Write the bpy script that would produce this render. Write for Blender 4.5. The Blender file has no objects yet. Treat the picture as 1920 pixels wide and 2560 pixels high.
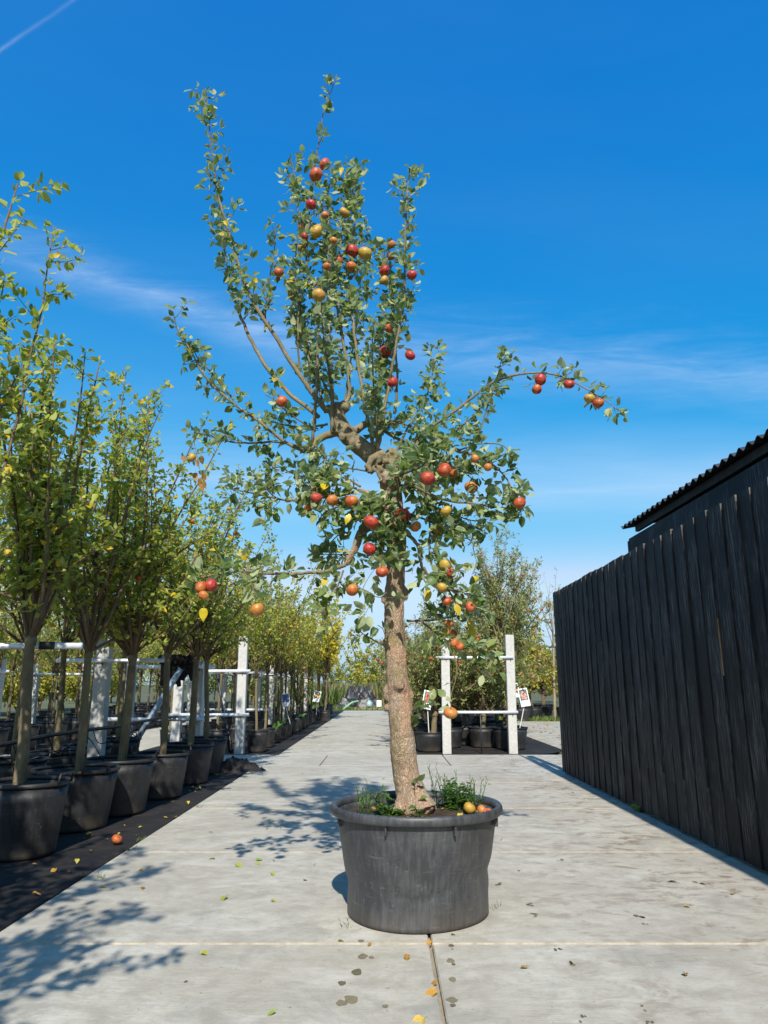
import bpy, math, random
import numpy as np
from mathutils import Vector, Matrix, noise as mnoise

R = math.radians
S = bpy.context.scene
COL = S.collection

# ------------------------------------------------------------------ camera
CAM_H = 1.265
PITCH = 13.62
FPX = 1775.0                      # focal length in pixels of the 1920 x 2560 photograph
cd = bpy.data.cameras.new('camera')
cam = bpy.data.objects.new('camera', cd)
COL.objects.link(cam)
cam.location = (0, 0, CAM_H)
cam.rotation_euler = (R(90 + PITCH), 0, 0)
cd.sensor_fit = 'VERTICAL'
cd.sensor_height = 36.0
cd.lens = 36.0 * FPX / 2560
cd.clip_start = 0.05
cd.clip_end = 3000
S.camera = cam

# ------------------------------------------------------------------ sky and sun
SUN_EL, SUN_AZ = 42.0, 177.6      # azimuth clockwise from +Y: behind the camera, a little to the right
W = bpy.data.worlds.new('World')
S.world = W
W.use_nodes = True
wt = W.node_tree
wt.nodes.clear()


def wn(t, **kw):
    n = wt.nodes.new(t)
    for k, v in kw.items():
        setattr(n, k, v)
    return n


def wm(op, a, b=None, c=None, clamp=False):
    n = wn('ShaderNodeMath', operation=op, use_clamp=clamp)
    for i, v in enumerate((a, b, c)):
        if v is None:
            continue
        if isinstance(v, (int, float)):
            n.inputs[i].default_value = v
        else:
            wt.links.new(v, n.inputs[i])
    return n.outputs[0]


sky = wn('ShaderNodeTexSky', sky_type='NISHITA')
sky.sun_disc = False
sky.sun_elevation = R(SUN_EL)
sky.sun_rotation = R(SUN_AZ)
sky.altitude = 0
sky.air_density = 1.15
sky.dust_density = 0.55
sky.ozone_density = 3.0
hs = wn('ShaderNodeHueSaturation')
hs.inputs['Saturation'].default_value = 1.32
hs.inputs['Value'].default_value = 1.0
wt.links.new(sky.outputs[0], hs.inputs['Color'])
# phone-camera rendering of the sky: deeper and clearer blue, one response for the whole dome
sc_ = wn('ShaderNodeSeparateColor')
wt.links.new(hs.outputs[0], sc_.inputs[0])
K = .1231
kr = wm('MULTIPLY', wm('POWER', wm('MULTIPLY', sc_.outputs[0], K), 2.1), 4.9 / K)
kg = wm('MULTIPLY', wm('POWER', wm('MULTIPLY', sc_.outputs[1], K), 0.78), .955 / K)
kb = wm('MULTIPLY', wm('POWER', wm('MULTIPLY', sc_.outputs[2], K), 0.42), .953 / K)
kg = wm('MINIMUM', kg, wm('MULTIPLY', kb, .80))
kr = wm('MINIMUM', kr, wm('MULTIPLY', kg, .72))
graded = wn('ShaderNodeCombineColor')
for i_, v_ in enumerate((kr, kg, kb)):
    wt.links.new(v_, graded.inputs[i_])
# thin cirrus on a flat layer high above: (x/z, y/z) of the view direction
geo = wn('ShaderNodeTexCoord')
sep = wn('ShaderNodeSeparateXYZ')
wt.links.new(geo.outputs['Generated'], sep.inputs[0])
dz = wm('MAXIMUM', sep.outputs[2], 0.02)
cu = wm('DIVIDE', sep.outputs[0], dz)
cv = wm('DIVIDE', sep.outputs[1], dz)
cmb = wn('ShaderNodeCombineXYZ')
wt.links.new(cu, cmb.inputs[0])
wt.links.new(cv, cmb.inputs[1])


def wnoise(scale, rot, sx, sy, detail=6, rough=0.6, dist=0.0):
    mp = wn('ShaderNodeMapping')
    mp.inputs['Rotation'].default_value = (0, 0, rot)
    mp.inputs['Scale'].default_value = (sx, sy, 1)
    wt.links.new(cmb.outputs[0], mp.inputs[0])
    nz = wn('ShaderNodeTexNoise')
    nz.inputs['Scale'].default_value = scale
    nz.inputs['Detail'].default_value = detail
    nz.inputs['Roughness'].default_value = rough
    nz.inputs['Distortion'].default_value = dist
    wt.links.new(mp.outputs[0], nz.inputs['Vector'])
    return nz.outputs['Fac']


def band(u0, v0, u1, v1, half, wob, amp):
    """soft streak of cloud along a line of the cloud layer"""
    du, dv = u1 - u0, v1 - v0
    L = math.hypot(du, dv)
    nu, nv = -dv / L, du / L
    d = wm('ADD', wm('MULTIPLY', cu, nu), wm('MULTIPLY', cv, nv))
    d = wm('SUBTRACT', d, u0 * nu + v0 * nv)
    d = wm('ADD', d, wm('MULTIPLY', wm('SUBTRACT', wob, 0.5), half * 1.2))
    m = wm('SUBTRACT', 1.0, wm('DIVIDE', wm('ABSOLUTE', d), half), clamp=True)
    m = wm('MULTIPLY', m, m)
    s = wm('ADD', wm('MULTIPLY', cu, du / L), wm('MULTIPLY', cv, dv / L))
    s0 = u0 * du / L + v0 * dv / L
    e = wm('MULTIPLY', wm('MULTIPLY_ADD', s, 4.0, -4.0 * s0 + 0.4, clamp=True),
           wm('MULTIPLY_ADD', s, -4.0, 4.0 * (s0 + L) + 0.4, clamp=True))
    return wm('MULTIPLY', wm('MULTIPLY', m, e), amp)


n1 = wnoise(3.0, R(-25), 1.0, 3.0, 7, 0.62, 0.6)
n2 = wnoise(14.0, R(-25), 0.7, 1.4, 5, 0.65, 0.4)
nbig = wnoise(0.35, R(-15), 1.0, 2.2, 4, 0.5, 0.3)
tex = wm('MULTIPLY_ADD', n2, 0.9, wm('MULTIPLY_ADD', n1, 1.1, -0.55), clamp=True)
b1 = band(-0.95, 1.46, -0.30, 1.95, 0.20, n1, 0.38)
b2 = band(-0.45, 1.93, 2.6, 2.5, 0.40, n1, 0.40)
b3 = band(-0.80, 1.045, -0.30, 0.76, 0.007, n1, 0.24)
b4 = band(-4.5, 3.2, 4.5, 3.9, 1.7, nbig, 0.75)
veil = wm('MULTIPLY', wm('MULTIPLY_ADD', nbig, 2.4, -1.0, clamp=True), 0.05)
m12 = wm('ADD', wm('MULTIPLY', wm('ADD', b1, b3), tex), wm('MULTIPLY', b2, wm('MULTIPLY_ADD', tex, .5, .2)))
mask = wm('ADD', wm('ADD', m12, wm('MULTIPLY', b4, wm('MULTIPLY_ADD', n1, .18, .33))), veil, clamp=True)
mix = wn('ShaderNodeMixRGB')
mix.inputs[2].default_value = (6.2, 7.2, 8.6, 1)
wt.links.new(mask, mix.inputs[0])
wt.links.new(graded.outputs[0], mix.inputs[1])
bg = wn('ShaderNodeBackground')
bg.inputs['Strength'].default_value = 0.092
wo = wn('ShaderNodeOutputWorld')
wt.links.new(mix.outputs[0], bg.inputs['Color'])
wt.links.new(bg.outputs[0], wo.inputs['Surface'])

sl = bpy.data.lights.new('sun', 'SUN')
sl.energy = 4.4
sl.angle = R(0.75)
sl.color = (1.0, 0.945, 0.85)
sun = bpy.data.objects.new('sun', sl)
COL.objects.link(sun)
sd = Vector((math.sin(R(SUN_AZ)) * math.cos(R(SUN_EL)), math.cos(R(SUN_AZ)) * math.cos(R(SUN_EL)), math.sin(R(SUN_EL))))
sun.rotation_euler = sd.to_track_quat('Z', 'Y').to_euler()
sun.location = (0, -5, 12)

vs = S.view_settings
vs.view_transform = 'Standard'
vs.look = 'None'
vs.exposure = 0.54
vs.gamma = 1.0
vs.use_curve_mapping = False
S.cycles.max_bounces = 6
S.cycles.diffuse_bounces = 3
S.cycles.transparent_max_bounces = 4
S.cycles.use_denoising = True

# ------------------------------------------------------------------ helpers
rnd = random.Random(7)
npr = np.random.default_rng(11)


def tag(o, label=None, cat=None, group=None, kind=None):
    if label:
        o['label'] = label
    if cat:
        o['category'] = cat
    if group:
        o['group'] = group
    if kind:
        o['kind'] = kind
    return o


def link(name, data=None, parent=None, loc=None, rot=None, scale=None):
    o = bpy.data.objects.new(name, data)
    COL.objects.link(o)
    if parent is not None:
        o.parent = parent
    if loc is not None:
        o.location = loc
    if rot is not None:
        o.rotation_euler = rot
    if scale is not None:
        o.scale = scale
    return o


class MB:
    """collects shapes into one mesh"""
    def __init__(s):
        s.v, s.f, s.m = [], [], []

    def add(s, vs_, fs_, mi=0):
        b = len(s.v)
        s.v.extend([tuple(p) for p in vs_])
        s.f.extend([tuple(i + b for i in f) for f in fs_])
        s.m.extend([mi] * len(fs_))

    def box(s, c, d, rz=0.0, mi=0, tilt=None):
        M = Matrix.Rotation(rz, 3, 'Z') if tilt is None else tilt
        vs_ = []
        for z in (-.5, .5):
            for x, y in ((-.5, -.5), (.5, -.5), (.5, .5), (-.5, .5)):
                vs_.append(Vector(c) + M @ Vector((x * d[0], y * d[1], z * d[2])))
        s.add(vs_, [(3, 2, 1, 0), (4, 5, 6, 7), (0, 1, 5, 4), (1, 2, 6, 5), (2, 3, 7, 6), (3, 0, 4, 7)], mi)

    def bevbox(s, c, d, b, rz=0.0, mi=0):
        """box with chamfered top and side edges"""
        hx, hy, hz = d[0] / 2, d[1] / 2, d[2] / 2
        M = Matrix.Rotation(rz, 3, 'Z')

        def ring(ix, iy, z, cb):
            x, y = hx - ix, hy - iy
            return [(-x + cb, -y, z), (x - cb, -y, z), (x, -y + cb, z), (x, y - cb, z),
                    (x - cb, y, z), (-x + cb, y, z), (-x, y - cb, z), (-x, -y + cb, z)]
        rs = [ring(b, b, -hz, b), ring(0, 0, -hz + b, b), ring(0, 0, hz - b, b), ring(b, b, hz, b)]
        vs_ = [Vector(c) + M @ Vector(p) for r in rs for p in r]
        fs_ = [tuple(reversed(range(8))), tuple(range(24, 32))]
        for k in range(3):
            for i in range(8):
                j = (i + 1) % 8
                fs_.append((k * 8 + i, k * 8 + j, k * 8 + 8 + j, k * 8 + 8 + i))
        s.add(vs_, fs_, mi)

    def tube(s, pts, rad, n=6, cap=True, mi=0, wob=0.0, seed=0):
        pts = [Vector(p) for p in pts]
        k = len(pts)
        if isinstance(rad, (int, float)):
            rad = [rad] * k
        t = [(pts[min(i + 1, k - 1)] - pts[max(i - 1, 0)]).normalized() for i in range(k)]
        a = Vector((0, 0, 1)) if abs(t[0].z) < .9 else Vector((1, 0, 0))
        u = t[0].cross(a).normalized()
        vs_ = []
        for i in range(k):
            u = u - t[i] * u.dot(t[i])
            if u.length < 1e-6:
                u = t[i].orthogonal()
            u.normalize()
            w = t[i].cross(u)
            for j in range(n):
                an = 2 * math.pi * j / n
                r = rad[i]
                if wob:
                    q = pts[i] * 9 + Vector((math.cos(an), math.sin(an), seed * 3.1)) * .8
                    r *= 1 + wob * mnoise.noise(q)
                vs_.append(pts[i] + (u * math.cos(an) + w * math.sin(an)) * r)
        fs_ = []
        for i in range(k - 1):
            for j in range(n):
                jj = (j + 1) % n
                fs_.append((i * n + j, i * n + jj, (i + 1) * n + jj, (i + 1) * n + j))
        if cap:
            fs_.append(tuple(reversed(range(n))))
            fs_.append(tuple((k - 1) * n + j for j in range(n)))
        s.add(vs_, fs_, mi)

    def lathe(s, prof, n=24, c=(0, 0, 0), mi=0, fn=None, close=False):
        """prof: list of (r, z); fn(angle, r, z) -> r"""
        vs_ = []
        for (r, z) in prof:
            for j in range(n):
                an = 2 * math.pi * j / n
                rr = fn(an, r, z) if fn else r
                vs_.append((c[0] + rr * math.cos(an), c[1] + rr * math.sin(an), c[2] + z))
        fs_ = []
        k = len(prof)
        for i in range(k - 1 if not close else k):
            ii = (i + 1) % k
            for j in range(n):
                jj = (j + 1) % n
                fs_.append((i * n + j, i * n + jj, ii * n + jj, ii * n + j))
        if not close:
            if prof[0][0] > 1e-4:
                fs_.append(tuple(reversed(range(n))))
            if prof[-1][0] > 1e-4:
                fs_.append(tuple((k - 1) * n + j for j in range(n)))
        s.add(vs_, fs_, mi)

    def blob(s, c, r, n=8, m=6, amp=.2, seed=0, mi=0):
        vs_, fs_ = [], []
        for i in range(m + 1):
            th = math.pi * i / m
            for j in range(n):
                ph = 2 * math.pi * j / n
                d = Vector((math.sin(th) * math.cos(ph), math.sin(th) * math.sin(ph), math.cos(th)))
                q = 1 + amp * mnoise.noise(d * 1.7 + Vector((seed * 7.3, seed, 0)))
                vs_.append(Vector(c) + Vector((d.x * r[0], d.y * r[1], d.z * r[2])) * q)
        for i in range(m):
            for j in range(n):
                jj = (j + 1) % n
                fs_.append((i * n + j, (i + 1) * n + j, (i + 1) * n + jj, i * n + jj))
        s.add(vs_, fs_, mi)

    def mesh(s, name, mats, smooth=False):
        me = bpy.data.meshes.new(name)
        me.from_pydata(s.v, [], s.f)
        if not isinstance(mats, (list, tuple)):
            mats = [mats]
        for m in mats:
            me.materials.append(m)
        if len(mats) > 1:
            me.polygons.foreach_set('material_index', s.m)
        if smooth:
            me.polygons.foreach_set('use_smooth', [True] * len(me.polygons))
        me.validate()
        me.update()
        return me

    def build(s, name, mats, parent=None, smooth=False, loc=None, rot=None):
        return link(name, s.mesh(name, mats, smooth), parent, loc, rot)


def crom(pts, m):
    """Catmull-Rom resample of a list of tuples (any length), m steps per span"""
    P = [np.array(p, float) for p in pts]
    P = [2 * P[0] - P[1]] + P + [2 * P[-1] - P[-2]]
    out = []
    for i in range(1, len(P) - 2):
        for k in range(m):
            t = k / m
            a, b, c, d = P[i - 1], P[i], P[i + 1], P[i + 2]
            out.append(.5 * ((2 * b) + (-a + c) * t + (2 * a - 5 * b + 4 * c - d) * t * t + (-a + 3 * b - 3 * c + d) * t ** 3))
    out.append(P[-2])
    return out


CP, SP = math.cos(R(PITCH)), math.sin(R(PITCH))


def px(x, y, Y):
    """photograph pixel (1920 x 2560) -> point of the vertical plane at distance Y"""
    a, b = (x - 960) / FPX, (1280 - y) / FPX
    dy, dz_ = CP - b * SP, SP + b * CP
    t = Y / dy
    return Vector((a * t, Y, CAM_H + dz_ * t))


def px_ground(x, y):
    a, b = (x - 960) / FPX, (1280 - y) / FPX
    dy, dz_ = CP - b * SP, SP + b * CP
    t = -CAM_H / dz_
    return Vector((a * t, dy * t, 0))


def mpp(Y, z):
    """metres per photograph pixel at distance Y, height z"""
    return (Y * CP + (z - CAM_H) * SP) / FPX


# ------------------------------------------------------------------ materials
class NT:
    def __init__(s, name):
        s.mat = bpy.data.materials.new(name)
        s.mat.use_nodes = True
        s.t = s.mat.node_tree
        s.t.nodes.clear()
        s.out = s.t.nodes.new('ShaderNodeOutputMaterial')
        s.p = s.t.nodes.new('ShaderNodeBsdfPrincipled')
        s.t.links.new(s.p.outputs[0], s.out.inputs[0])

    def n(s, typ, inp=None, **kw):
        nd = s.t.nodes.new(typ)
        for k, v in kw.items():
            setattr(nd, k, v)
        for k, v in (inp or {}).items():
            s.set(nd.inputs[k], v)
        return nd

    def set(s, sock, v):
        if isinstance(v, bpy.types.NodeSocket):
            s.t.links.new(v, sock)
        else:
            sock.default_value = v

    def noise(s, vec, scale, detail=5, rough=.55, dist=0., w=None):
        return s.n('ShaderNodeTexNoise', {'Vector': vec, 'Scale': scale, 'Detail': detail, 'Roughness': rough, 'Distortion': dist}).outputs['Fac']

    def mapv(s, vec, scale=(1, 1, 1), rot=(0, 0, 0), loc=(0, 0, 0)):
        return s.n('ShaderNodeMapping', {'Vector': vec, 'Scale': scale, 'Rotation': rot, 'Location': loc}).outputs[0]

    def ramp(s, fac, stops, interp='LINEAR'):
        r = s.n('ShaderNodeValToRGB', {'Fac': fac})
        r.color_ramp.interpolation = interp
        e = r.color_ramp.elements
        while len(e) < len(stops):
            e.new(.5)
        for el, (p, c) in zip(e, stops):
            el.position = p
            el.color = (c, c, c, 1) if isinstance(c, (int, float)) else (*c, 1)
        return r.outputs[0]

    def mix(s, fac, a, b, blend='MIX'):
        m = s.n('ShaderNodeMixRGB', blend_type=blend)
        for i, v in zip((0, 1, 2), (fac, a, b)):
            if isinstance(v, (tuple, list)) and len(v) == 3:
                v = (*v, 1)
            s.set(m.inputs[i], v)
        return m.outputs[0]

    def math(s, op, a, b=0., c=0., clamp=False):
        m = s.n('ShaderNodeMath', operation=op, use_clamp=clamp)
        for i, v in enumerate((a, b, c)):
            s.set(m.inputs[i], v)
        return m.outputs[0]

    def bump(s, h, strength=.3, dist=.01, normal=None):
        b = s.n('ShaderNodeBump', {'Height': h, 'Strength': strength, 'Distance': dist})
        if normal is not None:
            s.t.links.new(normal, b.inputs['Normal'])
        return b.outputs[0]

    def P(s, **kw):
        names = {'col': 'Base Color', 'rough': 'Roughness', 'metal': 'Metallic', 'normal': 'Normal', 'spec': 'Specular IOR Level', 'coat': 'Coat Weight', 'trans': 'Transmission Weight'}
        for k, v in kw.items():
            if isinstance(v, (tuple, list)) and len(v) == 3:
                v = (*v, 1)
            s.set(s.p.inputs[names[k]], v)
        return s.mat

    def pos(s):
        return s.n('ShaderNodeNewGeometry').outputs['Position']

    def obj(s):
        return s.n('ShaderNodeTexCoord').outputs['Object']

    def rand(s):
        return s.n('ShaderNodeObjectInfo').outputs['Random']

    def objpos(s):
        """object coordinates shifted by each object's random number, so that copies differ"""
        r = s.math('MULTIPLY', s.rand(), 37.)
        c = s.n('ShaderNodeCombineXYZ', {0: r, 1: r, 2: r}).outputs[0]
        return s.n('ShaderNodeVectorMath', {0: s.obj(), 1: c}, operation='ADD').outputs[0]


def leaf_mat(name, stops, under, trans=.3, rough=.42, transcol=(.34, .5, .07)):
    m = NT(name)
    tone = m.n('ShaderNodeAttribute', attribute_name='tone').outputs['Fac']
    uv = m.n('ShaderNodeUVMap', uv_map='UVMap').outputs[0]
    sx = m.n('ShaderNodeSeparateXYZ', {0: uv})
    v = m.math('ABSOLUTE', m.math('SUBTRACT', sx.outputs[1], .5))
    top = m.ramp(tone, stops)
    # veins: pale midrib and slanting side veins
    mid = m.math('SUBTRACT', 1., m.math('MULTIPLY', v, 22.), clamp=True)
    ph = m.math('SUBTRACT', m.math('MULTIPLY', sx.outputs[0], 7.), m.math('MULTIPLY', v, 6.))
    fr = m.math('ABSOLUTE', m.math('SUBTRACT', m.math('FRACT', ph), .5))
    vein = m.math('SUBTRACT', 1., m.math('MULTIPLY', fr, 5.), clamp=True)
    nz = m.noise(m.pos(), 55., 3)
    top = m.mix(m.math('MULTIPLY', nz, .55), top, m.mix(.55, top, (.02, .05, .01)))
    top = m.mix(m.math('MULTIPLY', m.math('MAXIMUM', mid, m.math('MULTIPLY', vein, .35)), .5), top, (.34, .42, .16))
    back = m.n('ShaderNodeNewGeometry').outputs['Backfacing']
    und = m.mix(.22, under, m.ramp(tone, stops))
    und = m.mix(m.math('MULTIPLY', mid, .4), und, (.46, .5, .3))
    col = m.mix(back, top, und)
    hgt = m.math('ADD', m.math('MULTIPLY', vein, -.4), m.math('MULTIPLY', mid, -.8))
    nrm = m.bump(hgt, .35, .004)
    m.P(col=col, rough=m.math('MULTIPLY_ADD', back, .25, rough), normal=nrm, spec=.45)
    tr = m.n('ShaderNodeBsdfTranslucent', {'Color': m.mix(.5, col, (*transcol, 1))})
    mx = m.n('ShaderNodeMixShader', {0: trans})
    m.t.links.new(m.p.outputs[0], mx.inputs[1])
    m.t.links.new(tr.outputs[0], mx.inputs[2])
    m.t.links.new(mx.outputs[0], m.out.inputs[0])
    return m.mat


M = {}
M['leaf_main'] = leaf_mat('apple_leaf', [(0, (.032, .066, .017)), (.45, (.088, .150, .042)), (.80, (.21, .28, .095)), (.93, (.36, .39, .13)), (.965, (.70, .50, .015)), (1, (.78, .56, .01))], (.50, .55, .31), trans=.38, rough=.33)
M['leaf_left'] = leaf_mat('nursery_leaf', [(0, (.08, .125, .012)), (.4, (.225, .285, .024)), (.78, (.44, .47, .045)), (.90, (.60, .54, .04)), (.94, (.78, .52, .01)), (1, (.82, .5, .005))], (.48, .50, .14), trans=.45, transcol=(.5, .6, .05))
M['leaf_yellow'] = leaf_mat('autumn_leaf', [(0, (.13, .17, .016)), (.35, (.32, .35, .026)), (.7, (.56, .52, .03)), (.9, (.62, .42, .015)), (1, (.5, .24, .02))], (.46, .42, .09), trans=.42, transcol=(.7, .65, .05))
M['leaf_bright'] = leaf_mat('golden_leaf', [(0, (.13, .18, .012)), (.4, (.42, .42, .015)), (.8, (.72, .60, .01)), (1, (.8, .5, .01))], (.7, .62, .05), trans=.42, transcol=(.85, .75, .04))
M['leaf_grey'] = leaf_mat('narrow_leaf', [(0, (.07, .105, .022)), (.5, (.20, .235, .055)), (.85, (.38, .38, .11)), (1, (.55, .42, .10))], (.46, .46, .21), trans=.36)
M['leaf_autumn'] = leaf_mat('reddish_leaf', [(0, (.07, .11, .016)), (.4, (.20, .23, .03)), (.7, (.45, .33, .03)), (.9, (.52, .2, .03)), (1, (.36, .06, .02))], (.3, .25, .08))
M['leaf_hedge'] = leaf_mat('hedge_leaf', [(0, (.05, .085, .018)), (.5, (.15, .21, .045)), (1, (.34, .36, .08))], (.28, .33, .13))
M['leaf_dry'] = leaf_mat('dry_leaf', [(0, (.16, .06, .025)), (.5, (.30, .13, .03)), (1, (.55, .26, .03))], (.3, .17, .08), trans=.12, rough=.7)
M['leaf_fallen'] = leaf_mat('fallen_leaf', [(0, (.30, .12, .03)), (.3, (.55, .27, .03)), (.6, (.55, .45, .06)), (1, (.24, .32, .05))], (.5, .45, .16), trans=.1, rough=.6)


def bark(name, c0, c1, c2, scale=9., bump=.6, moss=0.):
    m = NT(name)
    p = m.pos()
    pv = m.mapv(p, (1, 1, .42))
    vor = m.n('ShaderNodeTexVoronoi', {'Vector': m.n('ShaderNodeVectorMath', {0: pv, 1: m.n('ShaderNodeTexNoise', {'Vector': pv, 'Scale': scale * 1.3}).outputs['Color']}, operation='ADD').outputs[0], 'Scale': scale * 2.4}, feature='DISTANCE_TO_EDGE').outputs[0]
    crack = m.math('MULTIPLY', vor, 6., clamp=True)
    n1_ = m.noise(pv, scale, 7, .65, .6)
    n2_ = m.noise(pv, scale * 7, 5, .7)
    col = m.ramp(n1_, [(.28, c0), (.5, c1), (.72, c2)])
    col = m.mix(m.math('MULTIPLY', n2_, .45), col, m.mix(.5, col, (.08, .055, .04)))
    col = m.mix(m.math('MULTIPLY', m.math('SUBTRACT', 1., crack), .45), col, (.10, .072, .05))
    if name == 'flaky_bark':
        pk = m.ramp(m.noise(m.mapv(p, (1, 1, .5), (0, 0, 0), (3, 1, 7)), 6.5, 6, .6, .5), [(.50, 0), (.60, 1)])
        col = m.mix(m.math('MULTIPLY', pk, .5), col, (.60, .35, .235))
        gy = m.ramp(m.noise(m.mapv(p, (1, 1, .6), (0, 0, 0), (9, 5, 2)), 5., 5, .6, .5), [(.52, 0), (.64, 1)])
        col = m.mix(m.math('MULTIPLY', gy, .65), col, (.42, .38, .28))
    if moss:
        g = m.ramp(m.noise(p, 4.3, 4, .6), [(.52, 0), (.68, 1)])
        col = m.mix(m.math('MULTIPLY', g, moss), col, (.17, .18, .05))
    h = m.math('ADD', m.math('MULTIPLY', crack, .5), m.math('ADD', m.math('MULTIPLY', n2_, .6), m.math('MULTIPLY', n1_, .8)))
    return m.P(col=col, rough=.88, normal=m.bump(h, bump, .012), spec=.2)


M['bark_main'] = bark('flaky_bark', (.24, .18, .115), (.41, .295, .20), (.56, .39, .28), 9., .8, .4)
M['bark_limb'] = bark('smooth_bark', (.19, .155, .085), (.28, .23, .135), (.37, .31, .20), 10., .55, .3)
M['twig'] = bark('twig_bark', (.10, .078, .045), (.18, .14, .07), (.27, .215, .11), 14., .2)
M['bark_left'] = bark('young_bark', (.11, .085, .05), (.20, .16, .09), (.29, .235, .14), 9., .4, .5)
M['bark_brown'] = bark('brown_bark', (.10, .065, .04), (.17, .12, .07), (.25, .19, .11), 9., .3)
M['twig_pale'] = bark('pale_twig', (.25, .20, .12), (.34, .28, .18), (.42, .36, .25), 9., .2)


def apple_mat(name, base, blush, amount):
    m = NT(name)
    o = m.obj()
    r = m.rand()
    sx = m.n('ShaderNodeSeparateXYZ', {0: o})
    ang = m.math('ARCTAN2', sx.outputs[1], sx.outputs[0])
    # fine streaks from stalk to eye
    c = m.n('ShaderNodeCombineXYZ', {0: m.math('MULTIPLY', ang, 7.), 1: m.math('MULTIPLY', sx.outputs[2], 1.2), 2: m.math('MULTIPLY', r, 50.)}).outputs[0]
    st = m.noise(c, 1.6, 4, .6)
    side = m.noise(m.objpos(), .9, 2, .5)
    f = m.math('ADD', m.math('MULTIPLY', side, 2.0), m.math('MULTIPLY', st, .9))
    f = m.math('ADD', f, m.math('MULTIPLY', r, .35))
    f = m.math('SUBTRACT', f, 1.62 - amount, clamp=True)
    col = m.mix(f, base, blush)
    sp = m.noise(o, 14., 2)
    col = m.mix(m.ramp(sp, [(.64, 0), (.72, .45)]), col, (.62, .45, .16))
    rus = m.ramp(m.noise(m.objpos(), 2.6, 4, .7), [(.47, 0), (.68, .8)])
    col = m.mix(rus, col, m.mix(.5, col, (.42, .25, .07)))
    return m.P(col=col, rough=m.math('MULTIPLY_ADD', side, .3, .25), spec=.45, normal=m.bump(m.noise(m.objpos(), 3., 4), .15, .05))


APM = {'R': apple_mat('red_apple', (.46, .13, .03), (.36, .010, .020), 1.0),
       'r': apple_mat('orange_red_apple', (.46, .20, .04), (.40, .035, .018), .72),
       'o': apple_mat('streaked_apple', (.48, .24, .045), (.42, .055, .018), .48),
       'y': apple_mat('russet_yellow_apple', (.42, .28, .04), (.44, .12, .025), .10)}


def simple(name, col, rough=.6, metal=0., spec=.4, nscale=0., namp=.25, bump_=0., bscale=60.):
    m = NT(name)
    c = (*col, 1)
    if nscale:
        nz = m.noise(m.objpos(), nscale, 6, .6)
        c = m.mix(m.math('MULTIPLY_ADD', nz, 2., -.6, clamp=True), tuple(x * (1 - namp) for x in col), tuple(min(1, x * (1 + namp)) for x in col))
    kw = {}
    if bump_:
        kw['normal'] = m.bump(m.noise(m.objpos(), bscale, 4), bump_, .01)
    return m.P(col=c, rough=rough, metal=metal, spec=spec, **kw)


def concrete_slab_mat():
    m = NT('cast_concrete')
    p = m.pos()
    big = m.noise(p, .55, 5, .6, .4)
    mid = m.noise(m.mapv(p, (1, 1.6, 1)), 3.2, 7, .68, .5)
    fine = m.noise(p, 70., 4, .7)
    col = m.ramp(mid, [(.30, (.365, .340, .275)), (.5, (.490, .465, .390)), (.68, (.575, .552, .480))])
    col = m.mix(m.ramp(big, [(.40, 0), (.60, .7)]), col, (.40, .355, .28))
    # brushed streaks across the road
    br = m.noise(m.mapv(p, (1.2, 22, 1)), 4., 5, .65)
    col = m.mix(m.ramp(br, [(.50, 0), (.68, .5)]), col, (.32, .31, .275))
    # brown dried mud, mostly on the fence side
    sx = m.n('ShaderNodeSeparateXYZ', {0: p})
    fenceside = m.math('MULTIPLY_ADD', sx.outputs[0], .55, -.25, clamp=True)
    mud = m.ramp(m.noise(m.mapv(p, (1.3, 2.6, 1)), 1.7, 8, .72, .8), [(.50, 0), (.57, 1)])
    fl = m.ramp(m.noise(p, 9., 4, .6), [(.42, 0), (.55, 1)])
    col = m.mix(m.math('MULTIPLY', m.math('MULTIPLY', mud, fl), m.math('MULTIPLY_ADD', fenceside, .8, .18)), col, (.18, .115, .075))
    # worn wheel lane with a straight outer edge
    lane = m.math('MULTIPLY', m.math('MULTIPLY_ADD', sx.outputs[0], 3., -3.1, clamp=True), m.math('MULTIPLY_ADD', sx.outputs[0], -40., 67.6, clamp=True))
    lane = m.math('MULTIPLY', lane, m.ramp(m.noise(p, 1.1, 5, .6), [(.35, .1), (.65, .55)]))
    col = m.mix(lane, col, (.345, .305, .25))
    # small dark specks and pits
    pit = m.ramp(m.noise(p, 38., 3, .5), [(.66, 0), (.72, 1)])
    col = m.mix(m.math('MULTIPLY', pit, .6), col, (.13, .12, .105))
    dirt = m.ramp(m.noise(p, 1.3, 6, .7, 1.2), [(.53, 0), (.66, .7)])
    col = m.mix(dirt, col, (.27, .26, .23))
    blot = m.noise(m.mapv(p, (1, 1.3, 1), (0, 0, .4)), 7.5, 8, .75, .3)
    col = m.mix(m.ramp(blot, [(.46, 0), (.60, .5)]), col, (.30, .275, .225))
    pale = m.noise(m.mapv(p, (1, 1.5, 1), (0, 0, .2), (4, 4, 0)), 2.2, 7, .7, .6)
    col = m.mix(m.ramp(pale, [(.52, 0), (.68, .45)]), col, (.61, .59, .54))
    col = m.mix(m.math('MULTIPLY', fine, .30), col, (.24, .235, .215))
    tint = m.math('MULTIPLY_ADD', m.rand(), .10, -.02, clamp=True)
    col = m.mix(tint, col, (.30, .295, .275))
    h = m.math('ADD', m.math('MULTIPLY', fine, .35), m.math('ADD', m.math('MULTIPLY', mid, .9), m.math('MULTIPLY', br, .35)))
    return m.P(col=col, rough=.82, spec=.25, normal=m.bump(h, .38, .012))


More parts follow.
